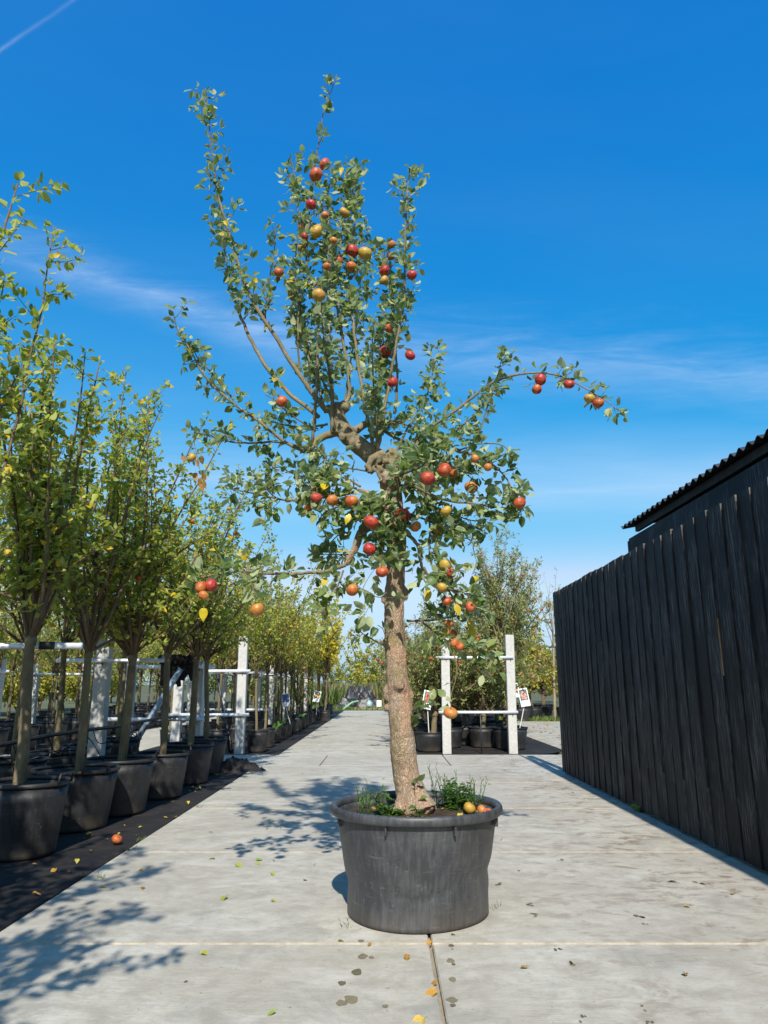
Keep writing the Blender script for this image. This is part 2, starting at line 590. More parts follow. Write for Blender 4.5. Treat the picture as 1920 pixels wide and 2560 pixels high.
M['slab'] = concrete_slab_mat()
M['slab_edge'] = simple('slab_edge_sand', (.40, .345, .26), .95, nscale=16., namp=.35, bump_=.5)
M['joint'] = simple('sandy_joint', (.30, .255, .19), .95, nscale=9., namp=.3, bump_=.5)
M['ground'] = simple('field_soil', (.10, .105, .045), .95, nscale=.9, namp=.4, bump_=.5, bscale=8.)


def mat_cloth():
    m = NT('woven_weed_cloth')
    p = m.pos()
    sx = m.n('ShaderNodeSeparateXYZ', {0: p})
    weave = m.math('MULTIPLY', m.math('SINE', m.math('MULTIPLY', sx.outputs[0], 900.)), m.math('SINE', m.math('MULTIPLY', sx.outputs[1], 900.)))
    d = m.ramp(m.noise(p, 1.6, 7, .7, .6), [(.35, (.011, .011, .013)), (.55, (.022, .020, .020)), (.75, (.055, .042, .033))])
    dust = m.ramp(m.noise(p, 6.5, 7, .7), [(.52, 0), (.8, .6)])
    col = m.mix(dust, d, (.085, .065, .05))
    h = m.math('ADD', m.math('MULTIPLY', weave, .08), m.noise(p, 5., 5))
    return m.P(col=col, rough=.75, spec=.3, normal=m.bump(h, .35, .02))


M['cloth'] = mat_cloth()


def black_plastic(name, base=(.016, .017, .020), rough=.5, scuff=.5, dusty=.4):
    m = NT(name)
    o = m.objpos()
    vert = m.math('MULTIPLY_ADD', m.noise(o, 4., 5, .65), .45, m.math('MULTIPLY', m.noise(m.mapv(o, (9, 9, .9)), 5., 7, .7, .3), .55))
    col = m.mix(m.ramp(vert, [(.44, 0), (.64, scuff)]), base, (.14, .146, .155) if base[0] > .03 else (.085, .088, .095))
    bl = m.noise(o, 3.1, 7, .7, .8)
    col = m.mix(m.ramp(bl, [(.5, 0), (.78, dusty)]), col, (.115, .105, .09))
    sc = m.noise(m.mapv(o, (2, 2, 26), (.3, .2, 0)), 3., 6, .72, 1.5)
    col = m.mix(m.ramp(sc, [(.60, 0), (.66, scuff * .7)]), col, (.22, .22, .205))
    sp = m.noise(o, 46., 3, .6)
    col = m.mix(m.ramp(sp, [(.66, 0), (.74, .5)]), col, (.17, .165, .155))
    sz = m.n('ShaderNodeSeparateXYZ', {0: m.obj()})
    low = m.math('MULTIPLY', m.math('MULTIPLY_ADD', sz.outputs[2], -7., .95, clamp=True), m.ramp(m.noise(o, 5.5, 6, .7), [(.35, 0), (.65, .8)]))
    col = m.mix(low, col, (.10, .078, .055))
    return m.P(col=col, rough=m.math('MULTIPLY_ADD', vert, .35, rough - .12), spec=.5, normal=m.bump(m.math('ADD', vert, m.math('MULTIPLY', bl, .6)), .12, .01))


M['pot'] = black_plastic('black_pot_plastic', (.011, .011, .012), .48, .2, .25)
M['pot_main'] = black_plastic('worn_pot_plastic', (.033, .035, .039), .42, .5, .32)


def plank_mat(name, dark, light, tan=.5):
    m = NT(name)
    o = m.objpos()
    g = m.noise(m.mapv(o, (14, 14, .7)), 3.2, 8, .72, .5)
    g2 = m.noise(m.mapv(o, (50, 50, 1.1)), 4., 6, .7)
    col = m.mix(m.ramp(g, [(.45, 0), (.75, .8)]), dark, light)
    col = m.mix(m.math('MULTIPLY', m.rand(), .35), col, light)
    wear = m.ramp(m.noise(m.mapv(o, (30, 30, 1.5)), 2.2, 7, .75, .5), [(.50, 0), (.62, tan)])
    patch = m.ramp(m.noise(o, 1.25, 4, .6), [(.42, 0), (.56, 1)])
    col = m.mix(m.math('MULTIPLY', wear, patch), col, (.15, .145, .14))
    return m.P(col=col, rough=.70, spec=.24, normal=m.bump(m.math('ADD', g, m.math('MULTIPLY', g2, .7)), .42, .012))


M['plank'] = plank_mat('tarred_plank', (.0085, .0083, .0088), (.031, .029, .028), .9)
M['plank2'] = plank_mat('tarred_barn_plank', (.018, .019, .022), (.055, .057, .062), .6)
M['plank_edge'] = simple('plank_edge', (.10, .092, .08), .8, nscale=12., namp=.5)
M['plank_bare'] = simple('bare_plank_edge', (.36, .19, .09), .8, nscale=9., namp=.4)
M['roof'] = simple('weathered_corrugated_sheet', (.035, .036, .040), .7, nscale=6., namp=.5, bump_=.2)
M['post'] = simple('pale_concrete_post', (.50, .49, .46), .85, nscale=24., namp=.16, bump_=.25, bscale=90.)
M['pipe'] = simple('galvanised_pipe', (.72, .74, .76), .42, .25, nscale=9., namp=.18)
M['pipe_blue'] = simple('grey_blue_pipe', (.30, .38, .46), .45, .3, nscale=7., namp=.2)
M['steel'] = simple('dark_steel', (.06, .065, .075), .5, .6)
M['hose'] = simple('black_hose', (.010, .010, .012), .45)
M['soil'] = simple('dark_soil', (.045, .030, .019), .95, nscale=14., namp=.6, bump_=.9, bscale=30.)
M['white'] = simple('white_sign_board', (.78, .79, .78), .45)
M['stake'] = simple('white_sign_stake', (.66, .67, .68), .5)
M['print_green'] = simple('printed_green', (.05, .13, .09), .5, nscale=40., namp=.5)
M['print_red'] = simple('printed_red', (.62, .09, .09), .5, nscale=40., namp=.3)
M['print_pink'] = simple('printed_pink', (.72, .28, .26), .5, nscale=40., namp=.3)
M['print_orange'] = simple('printed_orange', (.75, .28, .08), .5)
M['print_blue'] = simple('printed_blue', (.08, .11, .30), .5, nscale=40., namp=.5)
M['print_grey'] = simple('printed_grey_text', (.48, .48, .50), .5)
M['tarp'] = simple('black_tarp', (.022, .022, .026), .42, nscale=3., namp=.5, bump_=.25, bscale=9.)
M['wet'] = simple('damp_spot', (.20, .175, .115), .9, spec=.0, nscale=20., namp=.2)
M['wet_dark'] = simple('dark_damp_spot', (.14, .12, .08), .9, spec=.0, nscale=20., namp=.2)
M['pallet'] = simple('pallet_wood', (.30, .22, .14), .85, nscale=8., namp=.3)
M['plastic_blue'] = simple('pale_blue_plastic', (.30, .45, .47), .4)
M['plastic_green'] = simple('green_hose_plastic', (.22, .42, .24), .45)
M['plastic_white'] = simple('white_plastic', (.7, .7, .68), .5)
M['grass'] = leaf_mat('grass_blade', [(0, (.05, .10, .012)), (.6, (.12, .20, .025)), (1, (.30, .30, .07))], (.14, .2, .04))
M['reed'] = leaf_mat('reed_blade', [(0, (.10, .15, .06)), (.5, (.30, .27, .11)), (1, (.42, .32, .14))], (.3, .27, .12))
M['weed'] = leaf_mat('weed_leaf', [(0, (.035, .10, .015)), (.6, (.08, .19, .025)), (1, (.2, .3, .05))], (.12, .22, .06))
M['strap'] = simple('black_tree_tie', (.012, .012, .013), .6)


# ------------------------------------------------------------------ leaves
def template(nm):
    """leaf outline: midrib points and two rows of edge points, with a thin petiole"""
    ts = np.linspace(0, 1, nm)
    w = np.sin(np.pi * np.clip(ts, 0, 1) ** .82) ** .8 * .5
    v, f = [], []
    for t in ts:
        v.append((t, 0.))
    for sgn in (1, -1):
        for i in range(1, nm - 1):
            v.append((ts[i], sgn * w[i]))
    k = nm - 2
    for s_, off in ((1, nm), (-1, nm + k)):
        fs_ = [(0, 1, off)]
        for i in range(k - 1):
            fs_.append((i + 1, i + 2, off + i + 1, off + i))
        fs_.append((nm - 2, nm - 1, off + k - 1))
        for q in fs_:
            f.append(q if s_ == 1 else tuple(reversed(q)))
    b = len(v)
    v += [(-.32, .014), (-.32, -.014), (.03, -.014), (.03, .014)]
    f.append((b, b + 1, b + 2, b + 3))
    return np.array(v, float), f


T_LEAF = template(5)
T_FINE = template(8)
T_CARD = template(4)


class Leaves:
    def __init__(s):
        s.p, s.a, s.u, s.l, s.w, s.t, s.c = [], [], [], [], [], [], []

    def add(s, p, a, u, l, w, t, c=None):
        s.p.append(tuple(p)); s.a.append(tuple(a)); s.u.append(tuple(u))
        s.l.append(l); s.w.append(w); s.t.append(t); s.c.append(rnd.uniform(-.1, .45) if c is None else c)

    def arrays(s):
        return [np.array(x, float) for x in (s.p, s.a, s.u, s.l, s.w, s.t, s.c)]


def frames(a, u):
    a = a / np.linalg.norm(a, axis=1, keepdims=True)
    sd_ = np.cross(u, a)
    ln = np.linalg.norm(sd_, axis=1, keepdims=True)
    sd_ = np.where(ln < 1e-5, np.array([[1., 0, 0]]), sd_ / np.maximum(ln, 1e-9))
    return a, sd_, np.cross(a, sd_)


def leaf_mesh(name, arr, mat, tpl=T_LEAF, fold=.35):
    p, a, u, l, w, t, c = arr
    N = len(p)
    tv, tf = tpl
    k = len(tv)
    a, sd_, nn = frames(a, u)
    x = tv[:, 0][None, :, None]
    y = tv[:, 1][None, :, None]
    L = l[:, None, None]
    Wd = (w * l)[:, None, None]
    fo = fold + .12 + .40 * np.sin(np.arange(N) * 12.9898)[:, None, None]
    wave = .05 * np.sin(x * 9 + np.arange(N)[:, None, None]) * (np.abs(y) > .1)
    z = fo * np.abs(y) * Wd - c[:, None, None] * x * np.abs(x) * L + wave * L
    co = p[:, None, :] + a[:, None, :] * (x * L) + sd_[:, None, :] * (y * Wd) + nn[:, None, :] * z
    flat = np.concatenate([np.array(q) for q in tf])
    tot = np.array([len(q) for q in tf])
    li = (flat[None, :] + (np.arange(N) * k)[:, None]).ravel()
    lt = np.tile(tot, N)
    ls = np.concatenate([[0], np.cumsum(lt)[:-1]])
    me = bpy.data.meshes.new(name)
    me.vertices.add(N * k)
    me.vertices.foreach_set('co', co.reshape(-1).astype(np.float32))
    me.loops.add(len(li))
    me.loops.foreach_set('vertex_index', li.astype(np.int32))
    me.polygons.add(len(lt))
    me.polygons.foreach_set('loop_start', ls.astype(np.int32))
    me.update(calc_edges=True)
    at = me.attributes.new('tone', 'FLOAT', 'POINT')
    at.data.foreach_set('value', np.repeat(t, k).astype(np.float32))
    uvl = me.uv_layers.new(name='UVMap')
    uvt = np.stack([tv[:, 0], tv[:, 1] + .5], 1)
    uvl.data.foreach_set('uv', np.tile(uvt[flat], (N, 1)).reshape(-1).astype(np.float32))
    me.materials.append(mat)
    me.polygons.foreach_set('use_smooth', np.ones(len(lt), bool))
    me.validate()
    return me


_single = {}


def single_leaf(mat, tone):
    """shared meshes for leaves that are objects of their own"""
    q = int(round(tone * 9))
    key = (mat.name, q, rnd.randrange(2))
    if key not in _single:
        arr = [np.array([[0, 0, 0.]]), np.array([[1., 0, 0]]), np.array([[0, 0, 1.]]), np.array([1.]), np.array([.58 + .08 * key[2]]), np.array([q / 9.]), np.array([.15 + .2 * key[2]])]
        _single[key] = leaf_mesh('leaf', arr, mat, T_FINE, .3)
    return _single[key]


def leaf_parts(parent, arr, idx, mat):
    p, a, u, l, w, t, c = arr
    A, B, C = frames(a[idx], u[idx])
    for j, i in enumerate(idx):
        o = bpy.data.objects.new('leaf', single_leaf(mat, float(t[i])))
        s_ = float(l[i])
        o.matrix_local = Matrix(((A[j][0] * s_, B[j][0] * s_, C[j][0] * s_, p[i][0]), (A[j][1] * s_, B[j][1] * s_, C[j][1] * s_, p[i][1]),
                                 (A[j][2] * s_, B[j][2] * s_, C[j][2] * s_, p[i][2]), (0, 0, 0, 1)))
        COL.objects.link(o)
        o.parent = parent
    return


def split_leaves(arr, base, n=300):
    """indices of the n leaves that show largest from the path, and the rest"""
    p, l = arr[0] + np.array(base), arr[3]
    d = np.linalg.norm(p - np.array([0, 0, CAM_H]), axis=1)
    vis = np.abs(p[:, 0] / np.maximum(.1, p[:, 1])) < .56
    score = l / np.maximum(d - .6, .8) * (1 + .25 * npr.random(len(d))) * np.where(vis, 1, .3)
    o = np.argsort(-score)
    return o[:n], o[n:]


def sub(arr, idx):
    return [x[idx] for x in arr]


def rdir():
    z = rnd.uniform(-1, 1)
    a_ = rnd.uniform(0, 2 * math.pi)
    q = math.sqrt(1 - z * z)
    return Vector((q * math.cos(a_), q * math.sin(a_), z))


def tone_(yellow=.04):
    if rnd.random() < yellow:
        return rnd.uniform(.94, 1)
    return min(.9, max(0, rnd.gauss(.48, .28)))


def put_leaf(L, p, d, size, up=1., yellow=.03, width=.68):
    out = rdir()
    out = out - d * out.dot(d) * .6
    a_ = (out.normalized() * 1. + d * .55 + Vector((0, 0, rnd.uniform(-.35, .35)))).normalized()
    u_ = (Vector((.03, -.45, .85 * up)) + rdir() * .85).normalized()     # leaves turn to the light
    if rnd.random() < .2:
        u_ = -u_                             # curled over, the pale underside to the light
    l_ = size * rnd.uniform(.65, 1.22)
    L.add(Vector(p) + a_ * l_ * .3, a_, u_, l_, width * rnd.uniform(.85, 1.1), tone_(yellow))

# ================================================================== ground and paving
g = MB()
g.add([(-700, -300, -.06), (700, -300, -.06), (700, 1200, -.06), (-700, 1200, -.06)], [(0, 1, 2, 3)])
tag(g.build('ground', M['ground']), kind='structure')

_slab_cache = {}


def slab_mesh(w, d):
    k = (round(w, 3), round(d, 3))
    if k not in _slab_cache:
        mb = MB()
        mb.bevbox((0, 0, -.06), (w, d, .12), .007)
        mb.m = [0 if i == 1 else 1 for i in range(len(mb.f))]
        _slab_cache[k] = mb.mesh('concrete_slab', [M['slab'], M['slab_edge']])
    return _slab_cache[k]


def paving(name, x0, x1, y0, y1, cells):
    mb = MB()
    mb.add([(x0, y0, -.026), (x1, y0, -.026), (x1, y1, -.026), (x0, y1, -.026)], [(0, 1, 2, 3)])
    o = tag(mb.build(name, M['joint']), kind='structure')
    for (a, b, c, d) in cells:
        gap = .014
        link('concrete_slab', slab_mesh(b - a - gap, d - c - gap), o, ((a + b) / 2, (c + d) / 2, rnd.uniform(-.0006, 0)))
    return o


Y0 = 3.97
rows = [Y0 + 2 * k for k in range(-4, 4)]           # near road up to the crossing path at 11.97
cells = []
for y in rows:
    cells += [(-2.03, .235, y, y + 2), (.235, 2.86, y, y + 2)]
paving('road', -2.03, 2.86, rows[0], 11.97, cells)
xs = [-13.63 + 2.1 * k for k in range(13)]
paving('crossing_path', xs[0], xs[-1], 11.97, 13.77, [(xs[i], xs[i + 1], 11.97, 13.77) for i in range(12)])
far = [13.77 + 1.12 * k for k in range(21)]
paving('far_road', -1.95, .50, far[0], far[-1], [(-1.95, .50, far[i], far[i + 1]) for i in range(20)])
paving('side_yard', 3.55, 7.6, 13.77, 25.77, [(3.55 + 2.025 * i, 5.575 + 2.025 * i, 13.77 + 2 * j, 15.77 + 2 * j) for i in range(2) for j in range(6)])
paving('parallel_path', -6.75, -4.75, 2.0, 11.97, [(-6.75, -4.75, 1.97 + 2 * j, 3.97 + 2 * j) for j in range(5)])
paving('parallel_path', -6.75, -4.75, 13.77, 33.77, [(-6.75, -4.75, 13.77 + 2 * j, 15.77 + 2 * j) for j in range(10)])


def weed_cloth(name, x0, x1, y0, y1, cut=None, nx=16, ny=40):
    mb = MB()
    vs_, fs_ = [], []
    for j in range(ny + 1):
        for i in range(nx + 1):
            u, v = i / nx, j / ny
            x, y = x0 + (x1 - x0) * u, y0 + (y1 - y0) * v
            if cut:
                x, y = cut(x, y)
            z = -.012 + .008 * mnoise.noise(Vector((x * 2.1, y * 2.1, 3))) + .004 * mnoise.noise(Vector((x * 7, y * 7, 9)))
            if i == 0 or i == nx:
                x += .018 * mnoise.noise(Vector((y * 1.7, x, 0)))
            vs_.append((x, y, min(z, -.004)))
    for j in range(ny):
        for i in range(nx):
            a_ = j * (nx + 1) + i
            fs_.append((a_, a_ + 1, a_ + nx + 2, a_ + nx + 1))
    mb.add(vs_, fs_)
    return tag(mb.build(name, M['cloth'], smooth=True), kind='structure')


weed_cloth('weed_cloth', -4.74, -2.045, -4.0, 11.95)
weed_cloth('weed_cloth', -4.74, -1.965, 13.80, 35.5, ny=60)
weed_cloth('weed_cloth', -12.5, -6.76, 2.0, 35.5, ny=60)


def round_corner(x, y):
    if y < 15.0:
        lim = 2.35 + 1.17 * math.sqrt(max(0, 1 - ((15.0 - y) / 1.22) ** 2))
        x = .52 + (x - .52) * (lim - .52) / (3.52 - .52)
    return x, y


weed_cloth('weed_cloth', .52, 3.52, 13.80, 35.5, round_corner, ny=60)

# damp drips and prints on the slabs in front of the big pot
road = bpy.data.objects['road']


def spot(x, y, rx, ry, mat, seed):
    mb = MB()
    n = 14
    pts = []
    for k in range(n):
        an = 2 * math.pi * k / n
        q = 1 + .45 * mnoise.noise(Vector((math.cos(an) * 1.3, math.sin(an) * 1.3, seed * 2.3)))
        pts.append((x + rx * q * math.cos(an), y + ry * q * math.sin(an), .0012))
    mb.add(pts, [tuple(range(n))])
    mb.build('damp_spot', mat, road)


for i, (sx_, sy_, r_) in enumerate([(893, 2431, 17), (908, 2391, 15), (927, 2394, 9), (855, 2458, 13), (853, 2508, 17), (877, 2497, 22), 
                                    (1128, 2364, 9), (1131, 2373, 4), (1126, 2402, 13), (1134, 2411, 7), (1131, 2449, 12), (1129, 2500, 16), (1133, 2514, 9),
                                    (963, 2516, 10), (902, 2352, 9), (465, 2454, 6)]):
    p = px_ground(sx_, sy_)
    spot(p.x, p.y, r_ * mpp(p.y, 0) * .8, r_ * mpp(p.y, 0) * 1.1, M['wet'] if i % 3 else M['wet_dark'], i)
for i, (sx_, sy_, r_) in enumerate([(1334, 2283, 14), (1322, 2261, 9), (1340, 2290, 7), (1602, 2293, 13), (1612, 2307, 11), (1391, 2373, 12), (1435, 2406, 13),
                                    (1244, 2210, 11), (1400, 2150, 8), (1455, 2549, 10), (1600, 2520, 8), (1621, 2553, 8), (1750, 2208, 12), (1675, 2203, 14)]):
    p = px_ground(sx_, sy_)
    for k in range(3):
        spot(p.x + rnd.uniform(-.02, .02), p.y + rnd.uniform(-.03, .03), r_ * mpp(p.y, 0) * rnd.uniform(.25, .6), r_ * mpp(p.y, 0) * rnd.uniform(.3, .9), M['wet_dark'] if i % 2 else M['wet'], 40 + i * 3 + k)

# ================================================================== fence of black boards
FX, FTOP, FEND = 2.61, 2.625, 10.93
fence = tag(link('plank_fence', None, None, (FX, 0, 0)), 'tall black tarred board fence along the concrete road', 'fence')


def plank_mesh(w, h, th, seed, edge_p=.35, mats=None):
    q = random.Random(seed)
    mb = MB()
    n = 7
    vs_ = []
    for k in range(n + 1):
        z = h * k / (n - 1) if k < n - 1 else (h - .05 if k == n - 1 else h)
        bx = q.uniform(-.001, .001)
        by = q.uniform(-.0012, .0012)
        tw = q.uniform(-.001, .001)
        vs_ += [(-th / 2 + bx - tw, -w / 2 + by, z), (th / 2 + bx - tw, -w / 2 + by, z), (th / 2 + bx + tw, w / 2 + by, z), (-th / 2 + bx + tw, w / 2 + by, z)]
    mb.add(vs_[:4], [(3, 2, 1, 0)], 0)
    b = 0
    mb.v = []
    mb.f, mb.m = [], []
    mb.v = list(vs_)
    mb.f.append((3, 2, 1, 0)); mb.m.append(0)
    mb.f.append((4 * n, 4 * n + 1, 4 * n + 2, 4 * n + 3)); mb.m.append(1)
    for k in range(n):
        for j in range(4):
            jj = (j + 1) % 4
            mb.f.append((k * 4 + j, k * 4 + jj, k * 4 + 4 + jj, k * 4 + 4 + j))
            mi = 0
            if j == 0 and (q.random() < edge_p or k == n - 1):
                mi = 1
            mb.m.append(mi)
    return mb.mesh('plank', mats or [M['plank'], M['plank_edge'], M['plank_bare']])


y = FEND
k = 0
while y > -2.2:
    w_ = rnd.choice([.20, .235, .25, .255, .262, .24])
    if y > 10.2:
        w_ = rnd.choice([.12, .16, .20])
    me = plank_mesh(w_ + .03, FTOP - .03 + rnd.uniform(-.006, .006), .024, 100 + k, .10)
    o = link('plank', me, fence, (rnd.uniform(-.004, .004), y - w_ / 2, .03 + rnd.uniform(-.006, .006)), (rnd.uniform(-.001, .001), 0, -.050 + rnd.uniform(-.012, .012)))
    if abs(y - 5.75) < .13:
        me.polygons[14].material_index = 2
    y -= w_
    k += 1
for z in (.45, 1.35, 2.25):
    mb = MB()
    mb.box((.065, (FEND - 2.2) / 2, z), (.05, FEND + 2.2 - .1, .10))
    mb.build('rail', M['plank'], fence)
for yy in (10.75, 8.3, 5.8, 3.3, .8, -1.7):
    mb = MB()
    mb.box((.15, yy, 1.25), (.11, .11, 2.5))
    mb.build('post', M['plank'], fence)

# ================================================================== barn behind the fence
BX, BEND, EAVE_X, EAVE_Z = 3.54, 9.95, 3.45, 3.47
barn = tag(link('barn', None, None, (BX, BEND, 0)), 'black wooden barn with corrugated roof behind the board fence', 'barn')
y, k = 0., 0
while y > -12.5:
    w_ = rnd.uniform(.16, .24)
    me = plank_mesh(w_ - .006, 3.28, .025, 400 + k, .15, [M['plank2'], M['plank_edge']])
    link('wall_plank', me, barn, (rnd.choice([0, .012]), y - w_ / 2, 0))
    y -= w_
    k += 1
x = .03
k = 0
while x < 5.2:
    w_ = rnd.uniform(.18, .24)
    hh = 3.28 + .19 * min(x, 5.2 - x)
    me = plank_mesh(w_ - .006, hh, .025, 700 + k, .1, [M['plank2'], M['plank_edge']])
    link('wall_plank', me, barn, (x + w_ / 2, .0, 0), (0, 0, R(90)))
    x += w_
    k += 1
mb = MB()
mb.box((2.6, -6.3, 1.6), (5.1, 12.3, 3.2))
mb.build('inner_wall', M['plank2'], barn)
mb = MB()
mb.box((-.03, -6.2, 3.16), (.028, 12.4, .24))
mb.build('fascia', M['plank'], barn)
mb = MB()
mb.box((-.02, .02, 2.75), (.06, .05, 1.0))
mb.build('corner_board', M['plank2'], barn)


def corrugated(nw, pitch, length, slope, amp=.028, th=.007):
    mb = MB()
    vs_, fs_ = [], []
    ns = nw * 8
    for s_ in (0, 1):
        for i in range(ns + 1):
            yy = -pitch * nw * i / ns
            zz = amp * math.cos(2 * math.pi * i / 8) - s_ * th
            for t_ in (0, 1):
                vs_.append((length * t_, yy, zz + length * t_ * slope))
    m_ = (ns + 1) * 2
    for i in range(ns):
        a_ = i * 2
        fs_.append((a_, a_ + 2, a_ + 3, a_ + 1))
        fs_.append((m_ + a_, m_ + a_ + 1, m_ + a_ + 3, m_ + a_ + 2))
        fs_.append((a_, m_ + a_, m_ + a_ + 2, a_ + 2))
        fs_.append((a_ + 1, a_ + 3, m_ + a_ + 3, m_ + a_ + 1))
    fs_.append((0, 1, m_ + 1, m_))
    e = ns * 2
    fs_.append((e, m_ + e, m_ + e + 1, e + 1))
    mb.add(vs_, fs_)
    return mb.mesh('roof_sheet', M['roof'], smooth=False)


sheet = corrugated(6, .177, 2.85, .20)
for k in range(12):
    o = link('roof_sheet', sheet, barn, (EAVE_X - BX, .16 - k * 6 * .177, EAVE_Z + .002 * (k % 2)))
    o2 = link('roof_sheet', sheet, barn, (EAVE_X - BX + 5.7, .16 - 6 * .177 - k * 6 * .177 + 6 * .177 * 0, EAVE_Z + .002 * (k % 2)), (0, 0, R(180)))
    o2.location.y = .16 - (k + 1) * 6 * .177
for k in range(5):
    mb = MB()
    mb.box((0, 0, 0), (.05, 12.2, .09))
    xx = .05 + k * .62
    mb.build('purlin', M['plank2'], barn, loc=(xx, -6.2, EAVE_Z - .09 + (xx + .09) * .20))

# ================================================================== the big pot
PX, PY = .190, 4.50
potm = tag(link('plant_pot', None, None, (PX, PY, .001)), 'huge scuffed dark grey plastic pot standing alone on the concrete road', 'pot')


def pot_wall(an, r, z):
    # bulges and creases of the old container: pinched low on both sides, one long crease in front
    q = 0.
    ax = math.cos(an)
    fr = math.sin(an)                 # -1 = towards the road user
    q -= .015 * math.exp(-((z - .235) / .045) ** 2) * max(0, ax) ** 3
    q -= .012 * math.exp(-((z - .165) / .045) ** 2) * max(0, -ax) ** 3
    cz = .165 + .045 * (ax * 2.2) ** 2
    q -= .010 * math.exp(-((z - cz) / .020) ** 2) * max(0, -fr) ** 4
    q += .006 * math.sin(3 * an + 1.0) * (1 - z / .6) + .004 * math.sin(2 * an + .4)
    return r + q


prof = []
for i in range(25):
    z = .54 * i / 24
    r = .404 + .006 * z + .066 * max(0, (z - .11) / .43) ** 1.15
    prof.append((r, z))
inner = [(r - .012, z) for r, z in reversed(prof) if z > .3]
mb = MB()
mb.lathe([(.385, .0)] + [(r, z + .004) for r, z in prof] + inner, 96, fn=pot_wall)
mb.build('body', M['pot_main'], potm, smooth=True)
mb = MB()
lip = [(.468, .528), (.492, .530), (.503, .538), (.506, .555), (.504, .572), (.497, .582), (.489, .583), (.472, .576), (.462, .560)]
mb.lathe(lip, 96, close=True, fn=lambda an, r, z: r + .004 * math.sin(2 * an + .5))
mb.build('rim', M['pot_main'], potm, smooth=True)
for an in (-112, -67, -22, 22, 67, 112, 157, -157):
    mb = MB()
    mb.bevbox((.4775, 0, .505), (.026, .010, .048), .003)
    o = mb.build('lug', M['pot_main'], potm)
    o.rotation_euler = (0, 0, R(an))
mb = MB()
vs_, fs_ = [], []
n = 40
for k in range(9):
    for j in range(n):
        rr = .462 * k / 8
        an = 2 * math.pi * j / n
        xx, yy = rr * math.cos(an), rr * math.sin(an)
        vs_.append((xx, yy, .515 + .022 * mnoise.noise(Vector((xx * 8, yy * 8, 2))) + .02 * (1 - k / 8)))
for k in range(8):
    for j in range(n):
        jj = (j + 1) % n
        fs_.append((k * n + j, (k + 1) * n + j, (k + 1) * n + jj, k * n + jj))
mb.add(vs_, fs_)
mb.build('soil', M['soil'], potm, smooth=True)
SOIL_Z = .525

# ================================================================== the old apple tree
TY = 4.50                                   # distance of the trunk


def vA(x, y): return (400 + .434 * x, 150 + .434 * y)
def vB(x, y): return (380 + .434 * x, 700 + .434 * y)
def vC(x, y): return (900 + .434 * x, 850 + .434 * y)
def vD(x, y): return (960 + .3014 * x, 1400 + .3014 * y)
def vE(x, y): return (560 + .3014 * x, 1400 + .3014 * y)
def vS(x, y): return (x, y)


VW = {'A': vA, 'B': vB, 'C': vC, 'D': vD, 'E': vE, 'S': vS}
tree = tag(link('apple_tree', None, None, (PX + .02, TY, SOIL_Z)), 'old gnarled apple tree laden with red apples in the big lone pot', 'tree')
TB = Vector((PX + .02, TY, SOIL_Z))


def P3(view, x, y, d):
    sx_, sy_ = VW[view](x, y)
    return px(sx_, sy_, TY + d)


# trunk and the leaning main limb: source pixels and half width in pixels
trunk_pts = [(1040, 2028, 54, -.02), (1032, 2000, 45, -.01), (1022, 1965, 36, 0), (1009, 1895, 32, 0), (1004, 1805, 31, 0), (999, 1740, 31, 0), (992, 1680, 28, 0), (987, 1597, 25, 0),
             (985, 1540, 24, 0), (986, 1481, 24, 0), (990, 1400, 24, 0), (990, 1340, 25, .01), (982, 1270, 26, .02), (974, 1200, 27, .02), (968, 1160, 30, .02)]
limb_pts = [(972, 1180, 26, .02), (946, 1150, 26, .02), (922, 1132, 24, .01), (896, 1113, 22, 0), (868, 1088, 21, -.01), (850, 1060, 20, 0), (842, 1030, 17, .01), (846, 1012, 15, .02)]
mb = MB()
for pts in (trunk_pts, limb_pts):
    r_ = crom([(a, b, c, d) for a, b, c, d in pts], 5)
    P_ = [px(q[0], q[1], TY + q[3]) - TB for q in r_]
    rr = [q[2] * mpp(TY, p.z + TB.z) for q, p in zip(r_, P_)]
    mb.tube(P_, rr, 18, True, 0, .10, 1)


def knob(view, x, y, d, r, asp=(1, 1, 1), seed=0, amp=.4):
    p = P3(view, x, y, d) - TB
    mb.blob(p, (r * asp[0], r * asp[1], r * asp[2]), 12, 9, amp, seed)


def stub(pts, rads, n=10):
    mb.tube([P3(*q) - TB for q in pts], rads, n, True, 0, .15, 3)


# root flare
for (sx_, sy_, d, r1) in ((1000, 2024, -.06, .045), (1064, 2020, -.05, .05), (1075, 2022, .06, .04), (1030, 2030, -.10, .05), (1010, 2010, .09, .045)):
    mb.tube([px(1024, 1960, TY) - TB, px((1024 + sx_) / 2, 1995, TY + d / 2) - TB, px(sx_, sy_, TY + d) - TB, px(sx_ + (sx_ - 1030) * .3, sy_ + 12, TY + d * 1.4) - TB], [.05, .05, r1, r1 * .7], 10, True, 0, .2, 5)
